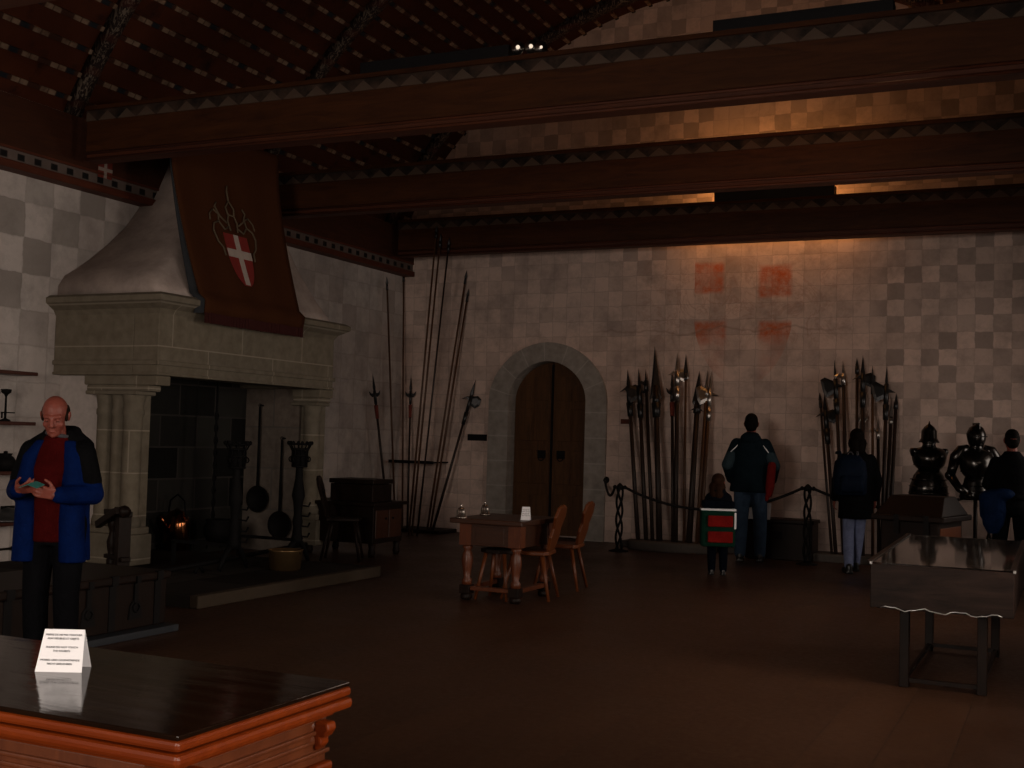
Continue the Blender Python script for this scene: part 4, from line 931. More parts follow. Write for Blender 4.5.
# barrier posts and ropes
mrope = plain('barrier_rope', (.008, .006, .006), .8)
def post(px_, py_top, y, lab):
    t = at_y(px_, py_top, y); o = thing('barrier_post', lab, 'post', (t.x, y, 0), 0, 'twisted iron barrier posts'); h_ = t.z
    for k in range(3):
        a0 = k*2*PI/3; MB().tube([(.040*math.cos(a0+z*9), .040*math.sin(a0+z*9), .03+z) for z in [i*(h_-.1)/28 for i in range(29)]], .015, 6).build('twisted_rod', miron, o)
    MB().lathe([(.13, 0), (.13, .012), (.06, .03), (.04, .035)], n=18).build('foot', miron, o)
    MB().lathe([(.035, h_-.09), (.055, h_-.07), (.05, h_-.04), (.03, h_-.02), (.01, h_)], n=12).build('finial', miron, o)
    return t
P1 = post(620, 483, 14.75, 'twisted black barrier post right of the arched door')
P2 = post(808, 484, 14.75, 'twisted black barrier post right of the man in the teal jacket')
P3 = post(991, 486, 14.75, 'twisted black barrier post mostly hidden behind the blue jacket')
def rope(a, b, sag, lab):
    pts = []
    for k in range(21):
        t = k/20; p = a.lerp(b, t); p.z -= sag*4*t*(1-t)+.055; pts.append(p)
    o = thing('barrier_rope', lab, 'rope', pts[0]); MB().tube([p-pts[0] for p in pts], .018, 8).build('rope', mrope, o)
    for q in (0, 20): MB().ell(pts[q]-pts[0], (.028, .028, .028), n=8, m=6).build('end_hook', miron, o)
off = Vector((.07, 0, 0))
rope(P1+off, P2-off, .28, 'dark barrier rope sagging between the door-side post and the post right of the man')
rope(P2+off, P3-off, .22, 'dark barrier rope running right, behind the woman with the backpack')
w0 = at_y(605, 480, YB-.05); rope(w0+Vector((0, 0, .05)), P1-off, .16, 'short dark barrier rope from the wall hook to the door-side post')
hk = thing('wall_hook', 'dark iron wall hook right of the door holding the rope end', 'hook', (w0.x, YB, w0.z)); MB().lathe([(.05, -.0), (.05, -.012), (.02, -.02)], n=14, rot=Euler((-PI/2, 0, 0)).to_matrix()).build('plate', miron, hk)
MB().tube([(0, 0, 0), (0, -.03, .0), (0, -.05, .03), (0, -.07, .02)], .010, 6).build('peg', miron, hk)
# ------------------------------------------------------------------ armour on stands
marm = plain('armour_steel', (.055, .052, .050), .22, .95, .5, .2)
def armour(lab, px_, tops, y, pointed, arms):
    ptip, pneck, pwaist, pskirt = [at_y(px_, q, y).z for q in tops]
    x_ = at_y(px_, 450, y).x; o = thing('suit_of_armour', lab, 'armour', (x_, y, 0), YAW, 'half suits of armour on stands'); U = (pneck-pskirt)/.60
    hz = ptip-pneck; zn, zw, zs = pneck, pwaist, pskirt
    br = []
    for t, rx, ry in ((0, .12, .11), (.12, .155, .15), (.3, .185, .18), (.55, .20, .20), (.75, .205, .155), (.9, .19, .12), (1, .09, .08)):
        br.append((0, -.01, zw+(zn-zw)*t, rx*U, ry*U))
    b = MB().loft(br, 24).build('breastplate', marm, o)
    MB().tube([(.17*U*math.cos(k*PI/12), .165*U*math.sin(k*PI/12), zw+(zn-zw)*.22) for k in range(25)], .010, 6).build('plate_rim', marm, b)
    MB().loft([(0, 0, zn-.03, .095*U, .09*U), (0, 0, zn+.03, .075*U, .075*U), (0, 0, zn+.07, .085*U, .085*U)], 18).build('gorget', marm, o)
    wf = .80 if arms else 1.0; tl2 = MB().loft([(0, 0, zs, .235*U*wf, .20*U*wf), (0, 0, zs+(zw-zs)*.4, .22*U*wf, .185*U*wf), (0, 0, zs+(zw-zs)*.8, .175*U*wf, .15*U*wf), (0, 0, zw, .13*U, .12*U)], 24).build('tassets', marm, o)
    for q in (.15, .4, .65): MB().tube([((.238-.04*q)*U*wf*math.cos(k*PI/12), (.205-.03*q)*U*wf*math.sin(k*PI/12), zs+(zw-zs)*q) for k in range(25)], .007, 6).build('lame_edge', marm, tl2)
    zh = zn+.05
    if pointed:
        he = MB().loft([(0, 0, zh, .115, .14), (0, 0, zh+.015, .11, .135), (0, 0, zh+.05, .088, .105), (0, 0, zh+hz*.45, .085, .105), (0, 0, zh+hz*.62, .05, .07), (0, 0, zh+hz*.72, .012, .014), (0, 0, ptip, .004, .004)], 20).build('helmet', marm, o)
        MB().ell((0, 0, zh+.01), (.06, .06, .08)).build('helmet_stand', mdw, o)
    else:
        he = MB().loft([(0, 0, zn+.03, .075, .085), (0, -.01, zn+.10, .095, .12), (0, 0, zn+hz*.6, .105, .125), (0, 0, zn+hz*.85, .075, .09), (0, 0, ptip, .012, .02)], 20).build('helmet', marm, o)
        MB().box((0, -.125, zn+.14), (.15, .02, .012)).build('visor_slit', miron, he); MB().bb((-.006, -.10, ptip-.06), (.006, .10, ptip+.012)).build('comb', marm, he, .004)
    for sg in (-1, 1):
        pz = zn-.02
        if not arms: MB().loft([(sg*.165*U, 0, pz-.09, .045*U, .07*U), (sg*.18*U, 0, pz-.03, .05*U, .075*U), (sg*.175*U, 0, pz+.005, .045*U, .06*U)], 14).build('shoulder_plate', marm, o)
        else:
            MB().tube([(sg*.09*U, 0, pz+.03), (sg*.17*U, 0, pz+.0), (sg*.235*U, .01, pz-.08), (sg*.255*U, .02, pz-.16)], [.045*U, .07*U, .07*U, .06*U], 12).build('pauldron', marm, o)
            a_ = MB().tube([(sg*.25*U, .01, pz-.13), (sg*.285*U, .03, pz-.30*U)], [.058*U, .052*U], 10).tube([(sg*.285*U, .03, pz-.30*U), (sg*.23*U, -.10, pz-.45*U), (sg*.17*U, -.16, pz-.50*U)], [.055*U, .046*U, .042*U], 10).build('vambrace', marm, o)
            MB().ell((sg*.29*U, .035, pz-.30*U), (.062*U, .06*U, .058*U)).build('couter', marm, a_); MB().ell((sg*.15*U, -.19, pz-.52*U), (.05, .07, .04)).build('gauntlet', marm, a_)
    MB().tube([(0, 0, .02), (0, 0, zs+.12)], .024, 8).lathe([(.20, 0), (.20, .02), (.05, .04)], n=20).build('stand', mdw, o)
    return o
armour('dark steel half armour with a pointed helmet, behind the hipped coffer', 929, (421, 447, 470, 497), 14.5, True, False)
armour('dark steel half armour with arms and rounded helmet, beside the person in black', 976, (424, 449, 478, 500), 14.35, False, True)
# ------------------------------------------------------------------ lights on the beams
mblk = plain('black_metal', (.012, .012, .014), .6, .2, .3)
def trough(px0, px1, py_, y, lab, hgt):
    a = at_y(px0, py_, y); b = at_y(px1, py_, y); z = BEAM_Z+.535; w_ = (b.x-a.x)
    o = thing('light_trough', lab, 'light', ((a.x+b.x)/2, y, z+.001), .012, 'black light troughs on the beams')
    MB().bb((-w_/2, -.09, 0), (w_/2, -.07, hgt)).bb((-w_/2, -.07, 0), (w_/2, .09, .02)).build('casing', mblk, o)
    for sg in (-1, 1): MB().bb((sg*w_/2-(.015 if sg > 0 else 0), -.07, .02), (sg*w_/2+(.015 if sg < 0 else 0), .09, hgt)).build('end_cap', mblk, o)
    return o
trough(366, 512, 68, BEAMS[1]-.12, 'long black light trough on the left half of the beam nearest the fireplace', .16)
trough(716, 894, 30, BEAMS[1]-.02, 'longest black light trough on the right half of the nearest complete beam', .17)
trough(716, 835, 203, BEAMS[3]-.36+.10, 'short black light trough on the beam nearest the end wall', .13)
mlens = NT('lit_bulb', .3); mlens.b.inputs['Emission Color'].default_value = (1, .82, .62, 1); mlens.b.inputs['Emission Strength'].default_value = .9; mlens.col((.9, .85, .8)); mlens = mlens.m
for k, (px_, py_) in enumerate(((518, 50), (531, 49), (540, 54))):
    y = BEAMS[1]-.15; p = at_y(px_, py_, y); z = BEAM_Z+.536
    o = thing('spotlight', ['small lit spotlight on the beam, left end of the glinting cluster', 'small lit spotlight on the beam, middle of the glinting cluster', 'small lit spotlight on the beam, right end of the glinting cluster'][k], 'spotlight', (p.x, y, z), 0, 'spotlights on the beam')
    d = Vector((.35, -.8, .05)).normalized() if k < 2 else Vector((.5, -.8, 0)).normalized()
    c0 = Vector((0, 0, max(.10, p.z-z)))
    MB().tube([(0, 0, 0), c0], .010, 6).lathe([(.04, 0), (.04, .012)], n=12).build('bracket', mblk, o)
    MB().tube([c0-d*.06, c0-d*.01, c0+d*.06], [.025, .045, .055], 14).build('housing', msteel, o)
    MB().ell(c0+d*.062, (.018, .018, .018) if k < 2 else (.013, .013, .013), n=10, m=8).build('bulb', mlens, o)
# ------------------------------------------------------------------ people
mskin = NT('skin', .5, 0, .35); g = mskin.noise(40, 3); mskin.col(mskin.mix(g, (.17, .040, .026), (.24, .064, .044))); mskin.b.inputs['Subsurface Weight'].default_value = .05; mskin = mskin.m
def cloth(name, c, rough=.85):
    n = NT(name, rough, 0, .04); g = n.noise(9, 5, .7); n.col(n.mix(n.mapr(g, .3, .7), tuple(q*.75 for q in c), tuple(q*1.2 for q in c))); n.bump(n.noise(14, 4, .6, None, 1.5), .5, .02); return n.m
meye = plain('eye_white', (.7, .68, .65), .25); mpupil = plain('iris', (.03, .02, .015), .2); mlip = plain('lip', (.30, .10, .08), .5)
def head_shapes(mb, c, rot, s):
    def T(p): return c+rot @ (Vector(p)*s)
    def E(p, r): mb.ell(T(p), tuple(q*s for q in r), rot, 16, 12)
    E((0, .014, .030), (.076, .096, .092)); E((0, -.028, -.030), (.062, .068, .085)); E((0, -.045, -.085), (.044, .046, .036))
    mb.cap(T((0, -.088, .018)), .010*s, T((0, -.113, -.024)), .0145*s)
    for q in (-1, 1):
        E((q*.013, -.100, -.028), (.010, .010, .008)); mb.cap(T((q*.012, -.086, .024)), .013*s, T((q*.045, -.072, .024)), .012*s)
        E((q*.038, -.062, -.030), (.024, .022, .024)); E((q*.078, .012, -.006), (.010, .020, .031)); E((q*.086, .018, .004), (.006, .018, .022))
    E((0, -.086, -.058), (.024, .012, .006)); E((0, -.084, -.069), (.020, .012, .006)); E((0, -.078, -.098), (.020, .017, .015))
    mb.cap(T((0, .02, -.06)), .052*s, T((0, .03, -.15)), .054*s)
def face_parts(body, c, rot, s, lids=False):
    def T(p): return c+rot @ (Vector(p)*s)
    for q in (-1, 1):
        if lids:
            MB().ell(T((q*.031, -.0775, .003)), (.0135*s, .0125*s, .0105*s), rot).build('eyelid', mskin, body); MB().ell(T((q*.031, -.0872, -.0045)), (.0105*s, .003*s, .0018*s), rot).build('eyelashes', mpupil, body); continue
        e = MB().ell(T((q*.031, -.080, .004)), (.0125*s,)*3).build('eye', meye, body)
        MB().ell(T((q*.031, -.0895, .002)), (.006*s, .004*s, .006*s), rot).build('pupil', mpupil, body)
    MB().ell(T((0, -.0945, -.0635)), (.021*s, .004*s, .004*s), rot).build('mouth', mlip, body)
def hand_shapes(mb, w, f, nrm, side, s, curl=.6):
    f = Vector(f).normalized(); nrm = Vector(nrm); nrm = (nrm-f*nrm.dot(f)).normalized(); t = f.cross(nrm).normalized()*side
    w = Vector(w)
    for q in (-.028, -.009, .010, .028): mb.cap(w+t*q*.6*s, .015*s, w+f*.082*s+t*q*s, .0125*s, 8)
    for q, L, cu in ((.030, .070, curl*.9), (.010, .079, curl), (-.010, .073, curl*1.1), (-.030, .058, curl*1.25)):
        p = w+f*.085*s+t*q*1.08*s; a = cu*.5
        for i, k in enumerate((.42, .32, .26)):
            d = f*math.cos(a)+nrm*math.sin(a)+t*q*1.2; d.normalize(); e = p+d*L*k*s; mb.cap(p, (.0098-.0009*i)*s, e, (.0091-.0009*i)*s, 8); p = e; a += cu*.75
    p = w+f*.022*s+t*.030*s; d = (f*.62+t*.62+nrm*.35).normalized(); e = p+d*.046*s; mb.cap(p, .0145*s, e, .011*s, 8)
    d = (f*.85+t*.2+nrm*.45).normalized(); mb.cap(e, .011*s, e+d*.034*s, .009*s, 8)
def person(label, loc, rotz, height, J, wear, vox=.008, name='person', head_tilt=(0, 0, 0), curl=.6, hair=None, palms=None, hands_dir=None, face=True, lids=False, hs=1.0):
    s = height/1.75
    D = dict(hipL=(.092, 0, .93), kneeL=(.10, -.015, .50), ankL=(.10, .02, .085), hipR=(-.092, 0, .93), kneeR=(-.10, -.015, .50), ankR=(-.10, .02, .085), shL=(.168, .01, 1.395), elL=(.24, .04, 1.13), wrL=(.25, -.05, .89), shR=(-.168, .01, 1.395), elR=(-.24, .04, 1.13), wrR=(-.25, -.05, .89), head=(0, -.015, 1.635), chest=(0, 0, 1.25), neck=(0, .02, 1.47))
    D.update(J); D = {k: Vector(v)*s for k, v in D.items()}
    o = thing(name, label, 'person', loc, rotz)
    rot = Euler(head_tilt).to_matrix()
    mb = MB(); V = Vector
    head_shapes(mb, D['head'], rot, s*hs)
    mb.cap(D['neck']-V((0, 0, .05*s)), .062*s, D['head']+rot @ (V((0, .02, -.07))*s), .054*s)
    ch = D['chest']
    mb.loft([(0, 0, .86*s, .15*s, .10*s), (0, 0, .94*s, .165*s, .115*s), (ch.x*.5, ch.y*.5, 1.06*s, .145*s, .10*s), (ch.x, ch.y, 1.25*s, .165*s, .115*s), (ch.x, ch.y+.005*s, 1.37*s, .17*s, .10*s), (ch.x, ch.y+.01*s, 1.45*s, .12*s, .075*s), (ch.x, ch.y+.01*s, 1.49*s, .06*s, .05*s)], 24)
    for q, S in (('L', 1), ('R', -1)):
        mb.cap(D['hip'+q], .085*s, D['knee'+q], .056*s); mb.cap(D['knee'+q], .057*s, D['ank'+q], .038*s)
        toe = D['ank'+q]+V((S*.02*s, -.17*s, -.05*s)); mb.cap(D['ank'+q]+V((0, .03, -.04))*s, .036*s, toe, .030*s)
        mb.cap(D['sh'+q], .050*s, D['el'+q], .043*s); mb.cap(D['el'+q], .042*s, D['wr'+q], .027*s)
        hd = (hands_dir or {}).get(q) or (D['wr'+q]-D['el'+q]); nr = (palms or {}).get(q) or V((-S, 0, 0))
        hand_shapes(mb, D['wr'+q], hd, nr, (1 if S < 0 else -1), s, curl)
    body = mb.blob('body', mskin, o, vox, 2)
    if face: face_parts(body, D['head'], rot, s*hs, lids)
    for w in wear: w(o, D, s, rot)
    if hair: hair(o, D, s*hs, rot)
    return o, D, s, rot
V = Vector
def trousers(m, fat=1.0, crop=.06):
    def f(o, D, s, rot):
        mb = MB()
        mb.loft([(0, 0, .80*s, .15*s, .115*s), (0, .01*s, .90*s, .178*s, .132*s), (0, .005*s, 1.0*s, .165*s, .12*s), (0, 0, 1.04*s, .155*s, .112*s)], 24)
        for q in 'LR':
            a = D['ank'+q]+V((0, 0, -.02))*s
            mb.cap(D['hip'+q], .103*s*fat, D['knee'+q], .080*s*fat); mb.cap(D['knee'+q], .080*s*fat, D['knee'+q].lerp(a, .5), .074*s*fat); mb.cap(D['knee'+q].lerp(a, .5), .074*s*fat, a+V((0, 0, .03))*s, .064*s*fat)
        mb.blob('trousers', m, o, .011, 3)
    return f
def shoes(m):
    def f(o, D, s, rot):
        for q, S in (('L', 1), ('R', -1)):
            a = D['ank'+q]; b = MB(); k = V((S*.02, -.17, 0))*s; z = max(0, (a.z-.085*s))
            b.cap((a.x, a.y+.02*s, z+.045*s), .044*s, (a.x+k.x*.6, a.y+k.y*.6, z+.042*s), .041*s); b.cap((a.x+k.x*.6, a.y+k.y*.6, z+.040*s), .040*s, (a.x+k.x*1.05, a.y+k.y*1.05, z+.033*s), .032*s); b.cap((a.x, a.y+.025*s, z+.05*s), .044*s, (a.x, a.y+.02*s, z+.09*s), .045*s)
            b.bb((a.x-.044*s, a.y-.20*s, z), (a.x+.044*s, a.y+.065*s, z+.022*s))
            b.blob('shoe', m, o, .008, 2)
    return f
def jacket(m, hem=.80, fat=1.0, sleeves=True, hood=True, flare=1.0, cuff=.02, name='jacket', collar=True):
    def f(o, D, s, rot):
        mb = MB(); c = D['chest']
        mb.loft([(0, 0, hem*s, .205*s*fat*flare, .150*s*fat*flare), (0, 0, (hem+.04)*s, .205*s*fat*flare, .152*s*fat*flare), (c.x*.3, c.y*.3, 1.0*s, .195*s*fat, .140*s*fat), (c.x*.7, c.y*.7, 1.12*s, .195*s*fat, .140*s*fat), (c.x, c.y, 1.27*s, .205*s*fat, .150*s*fat), (c.x, c.y+.005*s, 1.38*s, .192*s*fat, .125*s*fat), (c.x, c.y+.01*s, 1.455*s, .125*s, .09*s), (c.x, c.y+.015*s, 1.515*s, .078*s, .075*s)], 28)
        if sleeves:
            for q, S in (('L', 1), ('R', -1)):
                w = D['wr'+q]; e = D['el'+q]; w2 = w+(e-w).normalized()*cuff*s
                mb.cap(D['sh'+q]+V((0, 0, -.008))*s, .069*s*fat, e, .062*s*fat); mb.cap(e, .062*s*fat, w2, .048*s*fat)
        if hood: mb.ell((c.x, c.y+.095*s, 1.46*s), (.125*s, .075*s, .075*s)); mb.ell((c.x, c.y+.03*s, 1.50*s), (.10*s, .085*s, .04*s))
        mb.blob(name, m, o, .011, 4)
    return f
def cap_hair(m, back=.0, low=-.03, size=1.0, tuft=0):
    def f(o, D, s, rot):
        c = D['head']; mb = MB(); T = lambda p: c+rot @ (V(p)*s)
        mb.ell(T((0, .022, .045)), (.083*s*size, .098*s*size, .092*s*size), rot, 16, 12); mb.ell(T((0, .06, low)), (.074*s*size, .062*s*size, .07*s*size), rot, 16, 10)
        for q in (-1, 1): mb.ell(T((q*.06, .03, .01)), (.025*s*size, .05*s*size, .06*s*size), rot)
        mb.blob('hair', m, o, .008, 2)
    return f
def long_hair(m, length=.22, width=.095, tail=False):
    def f(o, D, s, rot):
        c = D['head']; mb = MB(); T = lambda p: c+rot @ (V(p)*s)
        mb.ell(T((0, .022, .045)), (.087*s, .104*s, .094*s), rot, 16, 12)
        if tail:
            mb.ell(T((0, .06, -.0)), (.068*s, .06*s, .07*s), rot); mb.cap(T((0, .11, .02)), .028*s, T((0, .13, -.10)), .014*s)
        else:
            mb.ell(T((0, .05, -.05)), (width*s, .070*s, .10*s), rot); mb.cap(T((-.03, .06, -.05)), width*.62*s, T((-.03, .075, -.05-length*.6)), width*.55*s); mb.cap(T((.03, .06, -.05)), width*.62*s, T((.03, .075, -.05-length*.6)), width*.55*s)
        mb.blob('hair', m, o, .009, 2)
    return f
mhair_d = cloth('dark_hair', (.006, .004, .003), .7); mhair_b = cloth('brown_hair', (.030, .013, .007), .6); mhair_g = cloth('cropped_hair', (.016, .009, .006), .7)
mblue = cloth('blue_shell', (.0008, .008, .055), .75); mblackc = cloth('black_shell', (.0035, .0035, .004), .8); msweat = cloth('red_sweater', (.045, .0025, .0025)); mtrs = cloth('black_trousers', (.0035, .0035, .0045)); mshoe = plain('black_shoe', (.012, .011, .011), .35, 0, .5)
mteal = cloth('teal_shell', (.006, .013, .018), .8); mjeans = cloth('blue_jeans', (.042, .070, .115)); mpale_j = cloth('pale_jeans', (.19, .22, .36)); mredc = cloth('red_cloth', (.16, .012, .010))
mnavy = cloth('navy_cloth', (.003, .004, .008)); mgreenp = cloth('green_pack', (.006, .032, .020)); mredp = cloth('red_pack', (.22, .010, .008)); mnavyp = cloth('navy_pack', (.004, .008, .018), .6); mbluej = cloth('blue_jacket', (.004, .014, .050), .6)
mreflect = plain('silver_strip', (.92, .92, .95), .35, 0, .6, .02)
mgreycol = cloth('grey_collar', (.06, .055, .06)); mgarm = cloth('grey_panel', (.030, .048, .058), .7)
# --- the man at the left reading a leaflet
def man_wear(o, D, s, rot):
    c = D['chest']
    mb = MB().loft([(0, -.01*s, .82*s, .155*s, .118*s), (0, -.01*s, .93*s, .152*s, .122*s), (0, -.01*s, 1.1*s, .150*s, .130*s), (c.x, c.y-.01*s, 1.27*s, .165*s, .135*s), (c.x, c.y, 1.39*s, .16*s, .10*s), (c.x, c.y, 1.455*s, .095*s, .085*s), (c.x, c.y-.005*s, 1.485*s, .072*s, .074*s)], 24)
    sw = mb.blob('sweater', msweat, o, .010, 3)
    MB().tube([(c.x+.068*s*math.cos(k*PI/10), c.y-.012*s+.072*s*math.sin(k*PI/10), (1.485-.012*math.sin(k*PI/10+PI/2))*s) for k in range(21)], .013*s, 8).build('collar', mgreycol, sw)
    # open jacket: back, two hanging fronts, sleeves
    mb = MB()
    mb.loft([(0, .075*s, .70*s, .200*s, .075*s), (0, .07*s, 1.0*s, .185*s, .075*s), (c.x, c.y+.06*s, 1.27*s, .190*s, .085*s), (c.x, c.y+.04*s, 1.39*s, .185*s, .085*s), (c.x, c.y+.02*s, 1.455*s, .115*s, .075*s)], 28)
    for q in (-1, 1):
        xo = .130 if q > 0 else .150
        mb.loft([(q*(xo+.01)*s, -.055*s, .70*s, .080*s, .085*s), (q*(xo+.0)*s, -.065*s, .95*s, .076*s, .085*s), (q*(xo-.0)*s+c.x, -.06*s+c.y, 1.20*s, .072*s, .085*s), (q*(xo-.015)*s+c.x, -.04*s+c.y, 1.35*s, .064*s, .075*s), (q*.085*s+c.x, -.015*s+c.y, 1.45*s, .045*s, .06*s)], 16)
    for q in 'LR':
        e, w = D['el'+q], D['wr'+q]; mb.cap(D['sh'+q]+V((0, 0, -.012)), .066*s, e, .066*s); mb.cap(e, .066*s, w+(e-w).normalized()*.03*s, .054*s)
    jk = mb.blob('jacket', mblue, o, .010, 3)
    # black yoke over shoulders, upper arms and the stand-up collar
    mb = MB()
    mb.loft([(c.x, c.y+.05*s, 1.29*s, .197*s, .100*s), (c.x, c.y+.04*s, 1.39*s, .190*s, .095*s), (c.x, c.y+.02*s, 1.462*s, .118*s, .08*s)], 28)
    for q, S in (('L', 1), ('R', -1)):
        e = D['el'+q]; mb.cap(D['sh'+q]+V((0, 0, -.004)), .073*s, D['sh'+q].lerp(e, .72), .071*s)
        mb.cap(V((S*.115*s+c.x, c.y-.035*s, 1.37*s)), .052*s, V((S*.075*s+c.x, c.y+.0*s, 1.49*s)), .032*s)
    for S in (-1, 1): mb.cap(V((S*.055*s+c.x, c.y+.055*s, 1.50*s)), .042*s, V((S*.165*s+c.x, c.y+.03*s, 1.415*s)), .050*s)
    mb.cap(V((-.075*s+c.x, c.y+.05*s, 1.50*s)), .045*s, V((.075*s+c.x, c.y+.05*s, 1.50*s)), .045*s); mb.ell((c.x, c.y+.10*s, 1.45*s), (.13*s, .06*s, .08*s))
    mb.blob('yoke', mblackc, jk, .010, 3)
def fringe_hair(o, D, s, rot):
    c = D['head']; mb = MB(); T = lambda p: c+rot @ (V(p)*s)
    mb.ell(T((0, .045, .000)), (.082*s, .076*s, .060*s), rot, 16, 10)
    for q in (-1, 1): mb.ell(T((q*.062, .030, .015)), (.022*s, .060*s, .050*s), rot); mb.ell(T((q*.069, -.012, -.002)), (.011*s, .016*s, .032*s), rot)
    mb.blob('hair', mhair_g, o, .006, 2)
MD = 6.95
mp = EYEP+ray(55, 400)*MD/1.0; mp = EYEP+(FW*1+RT*((59-512)/F_PX)+UP*((384-445)/F_PX))*MD; mloc = (mp.x, mp.y, 0)
toC = Vector((-mp.x, -mp.y, 0)).normalized(); face_rot = math.atan2(toC.x, -toC.y)-math.radians(24)
J = dict(shR=(-.166, -.01, 1.385), elR=(-.245, -.02, 1.13), wrR=(-.115, -.27, 1.145), shL=(.166, -.01, 1.385), elL=(.245, -.03, 1.12), wrL=(.105, -.255, 1.12), head=(0, -.075, 1.600), neck=(0, .0, 1.46), kneeL=(.10, -.03, .50), hipL=(.095, 0, .93))
man, MDj, ms, mrot = person('balding person in a black and blue jacket over a red sweater, reading a leaflet', mloc, face_rot, 1.645, J, [trousers(mtrs), shoes(mshoe), man_wear], .0055, head_tilt=(math.radians(22), 0, math.radians(13)), curl=.75, lids=True, hair=fringe_hair, palms={'R': V((.3, .5, .85)), 'L': V((-.75, .55, .35))}, hands_dir={'R': V((.75, -.5, .15)), 'L': V((-.72, -.55, .25))})
# the leaflet between the two hands
mleaf = plain('leaflet_green', (.035, .17, .15), .6, 0, .2, .15)
hw_ = (MDj['wrR']+MDj['wrL'])/2+V((0, -.075, .05))
lw = man.matrix_basis @ hw_
lf = thing('leaflet', 'small folded green leaflet held in the hands of the balding person', 'leaflet', lw, face_rot)
for q in (-1, 1): MB().box((q*.028, 0, 0), (.058, .09, .002), (math.radians(12), q*.35, 0)).build('page', mleaf, lf)
# --- the man in the teal jacket, seen from behind
def away(p, extra=0): d = Vector((p.x, p.y, 0)).normalized(); return math.atan2(d.x, -d.y)+math.radians(extra)
def place(px_, py_, y): p = at_y(px_, py_, y); return Vector((p.x, p.y, 0))
def h_of(px_, py_, y): return at_y(px_, py_, y).z
def teal_extra(o, D, s, rot):
    for q, S in (('L', 1), ('R', -1)):   # grey sleeve panels
        a, b = D['sh'+q], D['el'+q]; MB().cap(a.lerp(b, .5)+V((0, .010, -.015)), .074*s, b+V((0, .008, 0)), .068*s).build('sleeve_panel', mgarm, o)
    MB().tube([D['sh'+'L']+V((-.02, .085, -.02))*s, D['shL'].lerp(D['elL'], .4)+V((.02, .075, 0))*s], .007, 6).build('reflective_piping', mreflect, o)
    MB().tube([D['sh'+'R']+V((.02, .085, -.02))*s, D['shR'].lerp(D['elR'], .4)+V((-.0, .078, 0))*s], .007, 6).build('reflective_piping', mreflect, o)
p = place(749, 556, 14.66); th = h_of(750, 414, 14.66)
person('person in a loose teal jacket and blue jeans, seen from behind facing the end wall', p, away(p, -4), th, dict(ankL=(.105, .03, .085), ankR=(-.125, -.02, .085), kneeR=(-.12, -.03, .5), elL=(.27, .06, 1.14), elR=(-.28, .03, 1.14), wrR=(-.25, -.12, .95), wrL=(.24, -.12, .95), head=(-.0, -.01, 1.63)), [trousers(mjeans, 1.05), shoes(mshoe), jacket(mteal, .82, 1.10, flare=1.08), teal_extra], hair=cap_hair(mhair_d, size=.95), face=True)
tp = p
# red jacket carried over the right forearm
rp = at_y(771, 470, 14.56); rj = thing('red_jacket', 'red garment hanging from the right arm of the person in teal', 'jacket', (rp.x, rp.y, 0)); zt_r = at_y(771, 462, 14.6).z; zb_r = at_y(770, 497, 14.6).z
MB().loft([(-.02, 0, zb_r, .035, .045), (-.01, 0, zb_r+.12, .055, .065), (.0, 0, zb_r+(zt_r-zb_r)*.6, .055, .065), (.01, 0, zt_r-.03, .05, .06), (.01, 0, zt_r, .03, .03)], 18).blob('folded_cloth', mredc, rj, .010, 2)
MB().tube([(-.03, -.02, zb_r+.02), (-.045, -.02, zb_r-.05)], [.03, .02], 8).build('loose_cuff', mredc, rj)
# --- the child with the backpack
p = place(717, 574, 12.9); th = h_of(719, 474, 12.9)
child, CDj, cs_, crot = person('small child in dark clothes with a bright backpack, standing behind the person in teal', p, away(p, 6), th, dict(head=(0, -.01, 1.585), shL=(.155, .01, 1.35), shR=(-.155, .01, 1.35), neck=(0, .02, 1.43), elL=(.22, .0, 1.08), elR=(-.22, .0, 1.08), wrL=(.20, -.14, .92), wrR=(-.20, -.14, .92)), [trousers(mnavy, 1.05), shoes(mshoe), jacket(mnavy, .80, 1.12)], hs=1.32, hair=long_hair(mhair_b, .16, .118), head_tilt=(0, 0, math.radians(-25)))
# backpack (own object, worn by the child)
bq = at_y(718, 519, 12.62); bwid = 62/2/(F_PX/14.0); 
bz0, bz1 = at_y(718, 547, 12.6).z, at_y(718, 509.5, 12.6).z
bk_ = thing('backpack', 'red and green school backpack with a bright reflective strip on the child', 'backpack', (bq.x, bq.y, (bz0+bz1)/2), away(p, 6)); bh_ = (bz1-bz0)
bw_ = .185
MB().bb((-bw_, -.10, -bh_/2), (bw_, .06, bh_/2)).build('bag', mgreenp, bk_, .03)
for k in (0, 1): MB().bb((-bw_+.03, .06, -bh_/2+.05+k*bh_*.42), (bw_-.07, .085, -bh_/2+.05+k*bh_*.42+bh_*.30)).build('front_pocket', mredp, bk_, .012)
MB().bb((-bw_-.004, -.09, bh_/2-.012), (bw_+.004, .068, bh_/2+.010)).build('reflective_strip', mreflect, bk_, .004)
MB().bb((-bw_-.006, -.02, -bh_/2+.20), (-bw_+.016, .066, bh_/2-.03)).build('side_reflector', mreflect, bk_, .004)
MB().bb((-bw_+.01, -.11, bh_/2+.013), (bw_-.01, .05, bh_/2+.10)).build('top_flap', mnavy, bk_, .03)
